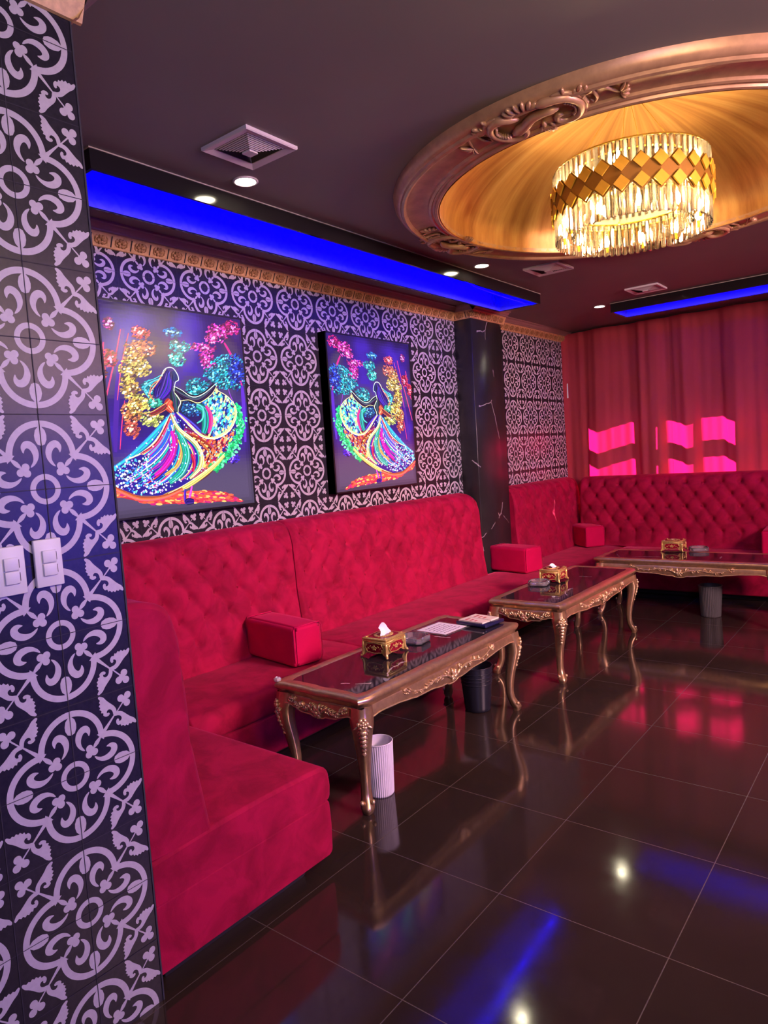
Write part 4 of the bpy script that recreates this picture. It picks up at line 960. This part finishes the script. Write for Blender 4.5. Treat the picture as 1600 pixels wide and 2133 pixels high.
# ------------------------------------------------------------------ glowing pictures
def lin(c): return tuple((x / 255 / 12.92 if x / 255 <= .04045 else ((x / 255 + .055) / 1.055) ** 2.4) for x in c)
STROKES = [
((70, 30, 150), 0.03, [(0.814, 0.88), (0.868, 0.659), (0.914, 0.405), (0.925, 0.308)]) ,
((255, 70, 120), 0.008, [(0.83, 0.875), (0.869, 0.76), (0.92, 0.632), (0.971, 0.502), (0.988, 0.456)]) ,
((255, 90, 110), 0.006, [(0.785, 0.861), (0.842, 0.714), (0.887, 0.547)]) ,
((255, 60, 110), 0.006, [(0.844, 0.546), (0.874, 0.434), (0.898, 0.32)]) ,
((230, 50, 120), 0.012, [(0.935, 0.808), (0.968, 0.662), (0.994, 0.606)]) ,
((200, 40, 140), 0.02, [(0.141, 0.866), (0.094, 0.801), (0.063, 0.725), (0.028, 0.644)]) ,
((90, 40, 190), 0.03, [(0.028, 0.644), (0.028, 0.535), (0.038, 0.336)]) ,
((140, 60, 200), 0.006, [(0.146, 0.658), (0.13, 0.597), (0.097, 0.536)]) ,
((30, 20, 140), 0.1, [(0.551, 0.491), (0.566, 0.407), (0.626, 0.314), (0.752, 0.233), (0.887, 0.177)]) ,
((30, 10, 120), 0.08, [(0.546, 0.491), (0.523, 0.381), (0.54, 0.272), (0.621, 0.188), (0.74, 0.132)]) ,
((110, 10, 50), 0.1, [(0.487, 0.408), (0.325, 0.341), (0.281, 0.279), (0.365, 0.203), (0.456, 0.156)]) ,
((20, 30, 130), 0.1, [(0.142, 0.547), (0.161, 0.486), (0.215, 0.42), (0.294, 0.388)]) ,
((60, 20, 170), 0.04, [(0.521, 0.488), (0.431, 0.429), (0.369, 0.388)]) ,
((240, 120, 220), 0.006, [(0.506, 0.483), (0.452, 0.445), (0.409, 0.408)]) ,
((10, 130, 120), 0.055, [(0.386, 0.53), (0.336, 0.508), (0.327, 0.472), (0.335, 0.425), (0.354, 0.388)]) ,
((60, 230, 190), 0.012, [(0.386, 0.535), (0.357, 0.529), (0.341, 0.508), (0.354, 0.461), (0.394, 0.44)]) ,
((200, 20, 110), 0.028, [(0.32, 0.529), (0.292, 0.487), (0.295, 0.435), (0.317, 0.388)]) ,
((240, 255, 150), 0.022, [(0.104, 0.526), (0.107, 0.476), (0.152, 0.415), (0.219, 0.379), (0.291, 0.362), (0.367, 0.377), (0.451, 0.435), (0.527, 0.494)]) ,
((255, 255, 230), 0.008, [(0.097, 0.536), (0.094, 0.481), (0.139, 0.415), (0.218, 0.371), (0.3, 0.359), (0.376, 0.374), (0.461, 0.435)]) ,
((30, 170, 220), 0.022, [(0.556, 0.491), (0.63, 0.434), (0.745, 0.35), (0.865, 0.275), (0.971, 0.226)]) ,
((250, 250, 190), 0.014, [(0.561, 0.491), (0.61, 0.434), (0.663, 0.368), (0.761, 0.305), (0.876, 0.269)]) ,
((220, 30, 70), 0.016, [(0.565, 0.483), (0.608, 0.418), (0.681, 0.34), (0.781, 0.294)]) ,
((20, 90, 220), 0.018, [(0.556, 0.488), (0.582, 0.413), (0.639, 0.336), (0.715, 0.279)]) ,
((230, 20, 160), 0.034, [(0.57, 0.402), (0.559, 0.348), (0.581, 0.282), (0.645, 0.22), (0.704, 0.19)]) ,
((150, 30, 200), 0.014, [(0.596, 0.364), (0.595, 0.309), (0.649, 0.247), (0.708, 0.218)]) ,
((255, 220, 90), 0.022, [(0.53, 0.359), (0.513, 0.3), (0.555, 0.228), (0.641, 0.187)]) ,
((20, 170, 140), 0.05, [(0.539, 0.434), (0.492, 0.327), (0.489, 0.263), (0.531, 0.196), (0.616, 0.149)]) ,
((150, 255, 230), 0.008, [(0.531, 0.408), (0.477, 0.328), (0.474, 0.263), (0.52, 0.191), (0.596, 0.15)]) ,
((255, 240, 130), 0.026, [(0.565, 0.483), (0.527, 0.413), (0.42, 0.339), (0.384, 0.276), (0.405, 0.212), (0.477, 0.161)]) ,
((255, 255, 220), 0.008, [(0.565, 0.483), (0.518, 0.418), (0.411, 0.345), (0.37, 0.277), (0.386, 0.213), (0.458, 0.167)]) ,
((220, 20, 60), 0.022, [(0.452, 0.285), (0.438, 0.243), (0.451, 0.194)]) ,
((230, 70, 40), 0.014, [(0.455, 0.387), (0.354, 0.346), (0.303, 0.31)]) ,
((255, 120, 60), 0.012, [(0.403, 0.355), (0.33, 0.299), (0.315, 0.257), (0.348, 0.214)]) ,
((255, 210, 90), 0.03, [(0.215, 0.27), (0.31, 0.21), (0.418, 0.158), (0.531, 0.115), (0.66, 0.086)]) ,
((255, 110, 60), 0.025, [(0.531, 0.112), (0.66, 0.081), (0.798, 0.082), (0.902, 0.119), (0.992, 0.162)]) ,
((255, 250, 200), 0.007, [(0.208, 0.281), (0.311, 0.218), (0.428, 0.165), (0.542, 0.122), (0.63, 0.096)]) ,
((255, 240, 180), 0.008, [(0.239, 0.615), (0.155, 0.583), (0.106, 0.541), (0.087, 0.496)]) ,
((20, 40, 50), 0.075, [(0.536, 0.612), (0.52, 0.563), (0.527, 0.499)]) ,
((230, 60, 40), 0.05, [(0.559, 0.553), (0.58, 0.527), (0.552, 0.499)]) ,
((30, 10, 110), 0.075, [(0.546, 0.693), (0.575, 0.651), (0.621, 0.608), (0.646, 0.565)]) ,
((40, 10, 130), 0.07, [(0.559, 0.682), (0.581, 0.618), (0.626, 0.565)]) ,
((255, 150, 80), 0.006, [(0.591, 0.694), (0.626, 0.652), (0.673, 0.621), (0.699, 0.577)]) ,
((255, 90, 90), 0.008, [(0.607, 0.662), (0.653, 0.62), (0.689, 0.583), (0.664, 0.544)]) ,
((60, 220, 230), 0.006, [(0.599, 0.678), (0.657, 0.653), (0.717, 0.638)]) ,
((60, 200, 220), 0.01, [(0.616, 0.657), (0.685, 0.632), (0.722, 0.6), (0.697, 0.561)]) ,
((255, 220, 170), 0.005, [(0.572, 0.704), (0.608, 0.668), (0.644, 0.631), (0.681, 0.599)]) ,
((20, 10, 80), 0.05, [(0.531, 0.697), (0.523, 0.67), (0.531, 0.649)]) ,
((240, 255, 255), 0.008, [(0.527, 0.62), (0.517, 0.644), (0.497, 0.654), (0.496, 0.672), (0.506, 0.691), (0.528, 0.712), (0.563, 0.712), (0.591, 0.694), (0.602, 0.668)]) ,
((240, 255, 210), 0.01, [(0.527, 0.622), (0.531, 0.596), (0.505, 0.563), (0.495, 0.542), (0.514, 0.515), (0.517, 0.494)]) ,
((255, 230, 170), 0.008, [(0.58, 0.527), (0.547, 0.494)]) ,
((15, 15, 40), 0.045, [(0.525, 0.606), (0.479, 0.584), (0.409, 0.562), (0.362, 0.566), (0.3, 0.596), (0.242, 0.641)]) ,
((240, 255, 240), 0.007, [(0.532, 0.623), (0.481, 0.605), (0.43, 0.578), (0.382, 0.574), (0.319, 0.596), (0.25, 0.636), (0.221, 0.653)]) ,
((255, 240, 170), 0.007, [(0.499, 0.55), (0.437, 0.557), (0.378, 0.543), (0.324, 0.56), (0.264, 0.595), (0.224, 0.64)]) ,
((120, 30, 30), 0.03, [(0.591, 0.532), (0.639, 0.505), (0.698, 0.484)]) ,
((255, 190, 110), 0.006, [(0.582, 0.543), (0.64, 0.516), (0.689, 0.495), (0.746, 0.487)]) ,
((255, 120, 80), 0.006, [(0.579, 0.516), (0.627, 0.494), (0.687, 0.475), (0.74, 0.487)]) ,
((220, 30, 160), 0.016, [(0.467, 0.123), (0.482, 0.085), (0.498, 0.051)]) ,
((60, 40, 190), 0.016, [(0.515, 0.11), (0.521, 0.072), (0.522, 0.039)]) ,
((20, 10, 90), 0.035, [(0.462, 0.043), (0.502, 0.046), (0.522, 0.039)]) ,
]
CLUST = [
(0.078, 0.949, 0.057, 0.032, (230, 40, 150)) ,
(0.185, 0.912, 0.066, 0.038, (240, 60, 180)) ,
(0.235, 0.88, 0.038, 0.022, (255, 80, 190)) ,
(0.301, 0.828, 0.085, 0.019, (255, 70, 190)) ,
(0.284, 0.765, 0.047, 0.043, (250, 60, 190)) ,
(0.116, 0.767, 0.085, 0.032, (60, 180, 230)) ,
(0.162, 0.714, 0.104, 0.054, (50, 200, 230)) ,
(0.129, 0.658, 0.104, 0.032, (40, 190, 220)) ,
(0.067, 0.715, 0.057, 0.081, (40, 70, 220)) ,
(0.248, 0.692, 0.057, 0.032, (40, 170, 220)) ,
(0.36, 0.629, 0.066, 0.032, (40, 170, 200)) ,
(0.395, 0.603, 0.047, 0.022, (50, 190, 210)) ,
(0.505, 0.887, 0.047, 0.022, (40, 120, 220)) ,
(0.469, 0.822, 0.057, 0.027, (50, 190, 220)) ,
(0.49, 0.76, 0.047, 0.032, (70, 220, 220)) ,
(0.422, 0.514, 0.066, 0.032, (30, 110, 190)) ,
(0.713, 0.868, 0.047, 0.027, (250, 90, 110)) ,
(0.715, 0.797, 0.085, 0.032, (255, 130, 110)) ,
(0.762, 0.755, 0.057, 0.038, (255, 170, 100)) ,
(0.724, 0.699, 0.047, 0.032, (255, 220, 120)) ,
(0.806, 0.68, 0.047, 0.049, (255, 210, 110)) ,
(0.807, 0.602, 0.047, 0.043, (255, 200, 100)) ,
(0.737, 0.545, 0.057, 0.032, (250, 230, 110)) ,
(0.695, 0.462, 0.066, 0.032, (230, 240, 120)) ,
(0.815, 0.49, 0.047, 0.043, (255, 150, 90)) ,
(0.817, 0.417, 0.038, 0.038, (255, 110, 90)) ,
(0.786, 0.518, 0.038, 0.032, (255, 190, 90)) ,
(0.91, 0.739, 0.038, 0.032, (230, 60, 100)) ,
(0.969, 0.674, 0.028, 0.032, (240, 60, 90)) ,
(0.897, 0.896, 0.024, 0.022, (180, 60, 160)) ,
(0.15, 0.252, 0.047, 0.022, (70, 30, 210)) ,
(0.692, 0.61, 0.038, 0.027, (40, 170, 200)) ,
(0.663, 0.538, 0.038, 0.016, (60, 200, 170)) ,
]
POLY = {}
POLY['swirl'] = [(0.23, 0.615), (0.145, 0.577), (0.096, 0.531), (0.09, 0.481), (0.135, 0.42), (0.219, 0.379), (0.291, 0.365), (0.331, 0.388), (0.299, 0.435), (0.298, 0.497), (0.349, 0.54), (0.281, 0.59)]
POLY['fringe'] = [(0.084, 0.536), (0.066, 0.436), (0.1, 0.345), (0.172, 0.282), (0.256, 0.228), (0.29, 0.205)]
POLY['dotsR'] = [(0.736, 0.278), (0.865, 0.275), (0.973, 0.238), (0.982, 0.174), (0.88, 0.12), (0.736, 0.099), (0.633, 0.115), (0.704, 0.19)]
POLY['midL'] = [(0.126, 0.415), (0.246, 0.373), (0.366, 0.366), (0.467, 0.408), (0.381, 0.329), (0.362, 0.25), (0.384, 0.197), (0.311, 0.22), (0.2, 0.291), (0.129, 0.37)]
POLY['ground'] = [(0.086, 0.015), (0.219, 0.073), (0.352, 0.092), (0.469, 0.096), (0.628, 0.077), (0.797, 0.073), (0.991, 0.156), (0.969, 0.11), (0.73, 0.049), (0.542, 0.038), (0.326, 0.03)]
POLY['skirtbase'] = [(0.527, 0.494), (0.577, 0.494), (0.669, 0.418), (0.826, 0.31), (0.971, 0.226), (0.987, 0.168), (0.845, 0.105), (0.66, 0.086), (0.512, 0.127), (0.346, 0.198), (0.215, 0.27), (0.125, 0.334), (0.089, 0.436), (0.185, 0.389), (0.291, 0.362), (0.386, 0.377), (0.461, 0.435)]

PW, PH = 1.067, 1.217
def art_mesh(flip):
    m = MB(); rnd = random.Random(11); lay = [0]
    def P(u, v, l): return (l * 3e-5, (1 - u if flip else u) * PW, v * PH)
    def put(poly, col, k=1.0):
        lay[0] += 1; l = lay[0] * .02; vs = [P(u, v, l) for u, v in poly]
        if flip: vs.reverse()
        c = lin(col); m.add(vs, [tuple(range(len(vs)))], 0, False, None, tuple(x * k for x in c))
    nx, ny = 48, 56
    for j in range(ny):
        for i in range(nx):
            u, v = (i + .5) / nx, (j + .5) / ny; n1 = mnoise.noise(Vector((u * 4, v * 5, 1))) + .5 * mnoise.noise(Vector((u * 9, v * 11, 4)))
            a = max(0, min(1, .5 + .9 * n1)); gy = (82, 70, 104); vi = (58, 28, 168); dk = (30, 14, 78)
            c = [vi[q] * a + dk[q] * (1 - a) for q in range(3)]
            wgt = 1 / (1 + math.exp((v - .26 - .06 * n1) * 40)); wgt = max(wgt, .75 * max(0, math.sin(v * 9 + 2 + n1 * 2)) if v > .55 else 0)
            c = [c[q] * (1 - wgt) + gy[q] * wgt for q in range(3)]
            ed = min(u, 1 - u, v, 1 - v); c = [x * (.75 + .25 * min(1, ed / .05)) for x in c]
            q_ = [(i / nx, j / ny), ((i + 1) / nx, j / ny), ((i + 1) / nx, (j + 1) / ny), (i / nx, (j + 1) / ny)]; vs = [P(x, y, 0) for x, y in q_]
            if flip: vs.reverse()
            m.add(vs, [(0, 1, 2, 3)], 0, False, None, lin(c))
    def dot(u, v, r, col, k=1.0, asp=1.0, an=0.0):
        n = 7; put([(u + r * asp * math.cos(a) * math.cos(an) - r * math.sin(a) * math.sin(an), v + (r * asp * math.cos(a) * math.sin(an) + r * math.sin(a) * math.cos(an)) * PW / PH) for a in [2 * PI * q / n for q in range(n)]], col, k)
    def ribbon(pts, wd, col, k=1.0):
        C = smooth_curve(pts, 7); n = len(C); L, R_ = [], []
        for i in range(n):
            d = C[min(i + 1, n - 1)] - C[max(i - 1, 0)]; d.y *= PH / PW
            if d.length < 1e-9: continue
            d.normalize(); t = i / (n - 1); ww = wd * .5 * (.25 + .75 * math.sin(PI * min(1, max(0, .12 + .80 * t))) ** .7)
            nx_, ny_ = -d.y * ww, d.x * ww * PW / PH; L.append((C[i].x + nx_, C[i].y + ny_)); R_.append((C[i].x - nx_, C[i].y - ny_))
        lay[0] += 1; l = lay[0] * .02; c = tuple(x * k for x in lin(col))
        for i in range(len(L) - 1):
            vs = [P(*q, l) for q in (R_[i], R_[i + 1], L[i + 1], L[i])]
            if flip: vs.reverse()
            m.add(vs, [(0, 1, 2, 3)], 0, False, None, c)
    def strands(pts, wd, col, k=1.0):
        ribbon(pts, wd, tuple(x * .72 for x in col), k); n = max(2, min(9, int(wd / .006)))
        for q in range(n):
            o = (q + .5) / n - .5; b = rnd.uniform(.55, 1.35); w_ = rnd.uniform(-.3, .3); tint = rnd.choice([(0, 0, 0), (0, 0, 0), (60, 60, 60), (40, 0, 60), (0, 50, 40)]); N_ = len(pts); pp = []
            for i, (u, v) in enumerate(pts):
                a_, b_ = pts[max(i - 1, 0)], pts[min(i + 1, N_ - 1)]; d = Vector((b_[0] - a_[0], (b_[1] - a_[1]) * PH / PW)); d = d.normalized() if d.length else Vector((1, 0))
                f = o * wd * .8 * (.35 + .65 * math.sin(PI * (.1 + .8 * i / max(1, N_ - 1)))); pp.append((u - d.y * f, v + d.x * f * PW / PH))
            ribbon(pp, wd / n * rnd.uniform(.35, .9), tuple(min(255, x * b + y) for x, y in zip(col, tint)), k)
    # orange glowing ground
    put(POLY['ground'], (190, 40, 60)); gp = POLY['ground']; cx = sum(p[0] for p in gp) / len(gp); cy = sum(p[1] for p in gp) / len(gp)
    put([(cx + (u - cx) * .8 + .05, cy + (v - cy) * .62 + .01) for u, v in gp], (240, 80, 60)); 
    def inside(p, poly):
        r = False; j = len(poly) - 1
        for i in range(len(poly)):
            a, b = poly[i], poly[j]
            if (a[1] > p[1]) != (b[1] > p[1]) and p[0] < (b[0] - a[0]) * (p[1] - a[1]) / (b[1] - a[1]) + a[0]: r = not r
            j = i
        return r
    def fill(poly, n, r, cols, k=1.0, asp=1.0, an=None):
        us = [p[0] for p in poly]; vs = [p[1] for p in poly]; c = 0
        while c < n:
            u, v = rnd.uniform(min(us), max(us)), rnd.uniform(min(vs), max(vs))
            c += 1
            if inside((u, v), poly): dot(u, v, r * rnd.uniform(.5, 1.3), rnd.choice(cols), k, asp, rnd.uniform(0, 3) if an is None else an)
    fill(gp, 900, .0055, [(255, 110, 70), (255, 200, 110), (240, 50, 80), (200, 30, 120), (255, 90, 60)], 1.0, 3.2, .12)
    for i, s in enumerate(STROKES[:8]): ribbon(s[2], s[1], s[0], 1.1)
    for (u, v, ru, rv, col) in CLUST:
        for _ in range(7):
            a, q = rnd.uniform(0, 6.283), rnd.uniform(.1, .6); cu, cv2 = u + ru * q * math.cos(a), v + rv * q * math.sin(a); k2 = 16; rr = [rnd.uniform(.30, .62) for _ in range(k2)]; dk_ = rnd.uniform(.22, .45)
            put([(cu + ru * rr[i] * math.cos(2 * PI * i / k2), cv2 + rv * rr[i] * math.sin(2 * PI * i / k2)) for i in range(k2)], tuple(x * dk_ + y for x, y in zip(col, (20, 0, 40))))
        for _ in range(int(90 + 20000 * ru * rv)):
            a, q = rnd.uniform(0, 6.283), rnd.random() ** .6 * 1.25; b = rnd.choice([.35, .5, .6, .7, .85, 1.0, 1.2])
            dot(u + ru * q * math.cos(a), v + rv * q * math.sin(a), rnd.uniform(.0020, .0056), tuple(min(255, x * b) for x in col), 1.0, 2.4, rnd.uniform(-.8, -.1))
        for _ in range(8): a, q = rnd.uniform(0, 6.283), rnd.random(); dot(u + ru * q * math.cos(a), v + rv * q * math.sin(a), .005, tuple(min(255, x + 110) for x in col), 1.0, 1.6, -.4)
    put(POLY['skirtbase'], (36, 20, 140)); put(POLY['swirl'], (16, 40, 120))
    body = [s for s in STROKES[8:]]
    for s in body[:4]: strands(s[2], s[1], s[0])
    fill(POLY['midL'], 420, .007, [(220, 40, 60), (255, 120, 60), (255, 220, 120), (120, 20, 50), (255, 170, 120)], 1.0, 2.0, -.7)
    fill(POLY['swirl'], 520, .0065, [(80, 230, 230), (230, 255, 255), (40, 120, 230), (130, 255, 190), (250, 240, 150)], 1.0, 1.8, -.9)
    for p, q in zip(POLY['fringe'], POLY['fringe'][1:]):
        for _ in range(75): t = rnd.random(); dot(p[0] + (q[0] - p[0]) * t + rnd.gauss(0, .018), p[1] + (q[1] - p[1]) * t + rnd.gauss(0, .010), rnd.uniform(.004, .010), rnd.choice([(20, 200, 110), (30, 230, 150), (10, 150, 90), (120, 255, 190)]), 1.0, 1.5, rnd.uniform(-1, 1))
    keys = [smooth_curve(STROKES[i][2], 8) for i in (19, 20, 21, 22, 8, 9, 26, 28)]
    def at(C, t): f = t * (len(C) - 1); i = min(int(f), len(C) - 2); return C[i].lerp(C[i + 1], f - i)
    pal = [(40, 200, 230), (50, 90, 240), (130, 40, 230), (230, 40, 170), (255, 230, 130), (255, 255, 240), (240, 60, 80), (30, 200, 170), (30, 30, 160), (20, 60, 190)]
    for A, B in zip(keys, keys[1:]):
        for q in range(9):
            f = (q + .5) / 9; ribbon([tuple(at(A, t).lerp(at(B, t), f))[:2] for t in (0, .2, .4, .6, .8, 1)], rnd.uniform(.004, .011), rnd.choice(pal), 1.0)
    for s in body[4:]:
        if min(s[0]) > 140 or s[1] < .009: ribbon(s[2], s[1] * .62, s[0], 1.15)
        else: strands(s[2], s[1] * 1.1, s[0], 1.15)
    fill(POLY['dotsR'], 420, .0058, [(90, 230, 220), (230, 255, 255), (60, 190, 230), (255, 255, 255), (40, 110, 230), (200, 160, 255)], 1.1)
    fill(POLY['skirtbase'], 420, .0042, [(255, 255, 255), (190, 240, 255), (255, 220, 250), (120, 220, 255)], 1.1)
    return m
def picture(label, y0, flip):
    Pq = thing('neon_picture', (XW + .001, y0, 1.37), label, 'picture', 0, 'glowing neon dancer pictures')
    m = MB(); d = .078; m.box((0, 0, 0), (d - .003, PW, PH))
    for a, b in (((0, 0, 0), (d, .012, PH)), ((0, PW - .012, 0), (d, PW, PH)), ((0, 0, 0), (d, PW, .012)), ((0, 0, PH - .012), (d, PW, PH))): m.box(a, b)
    m.build('frame', M['black_frame'], Pq)
    o = art_mesh(flip).build('artwork', M['art'], Pq); o.location = (d - .0025, 0, 0); s = .982; o.scale = (1, s, s); o.location.y = PW * .009; o.location.z = PH * .009
picture('glowing picture of a dancing woman facing right, partly hidden behind the tiled pier', 2.015, True)
picture('glowing picture of a dancing woman facing left, next to the black column', 3.878, False)
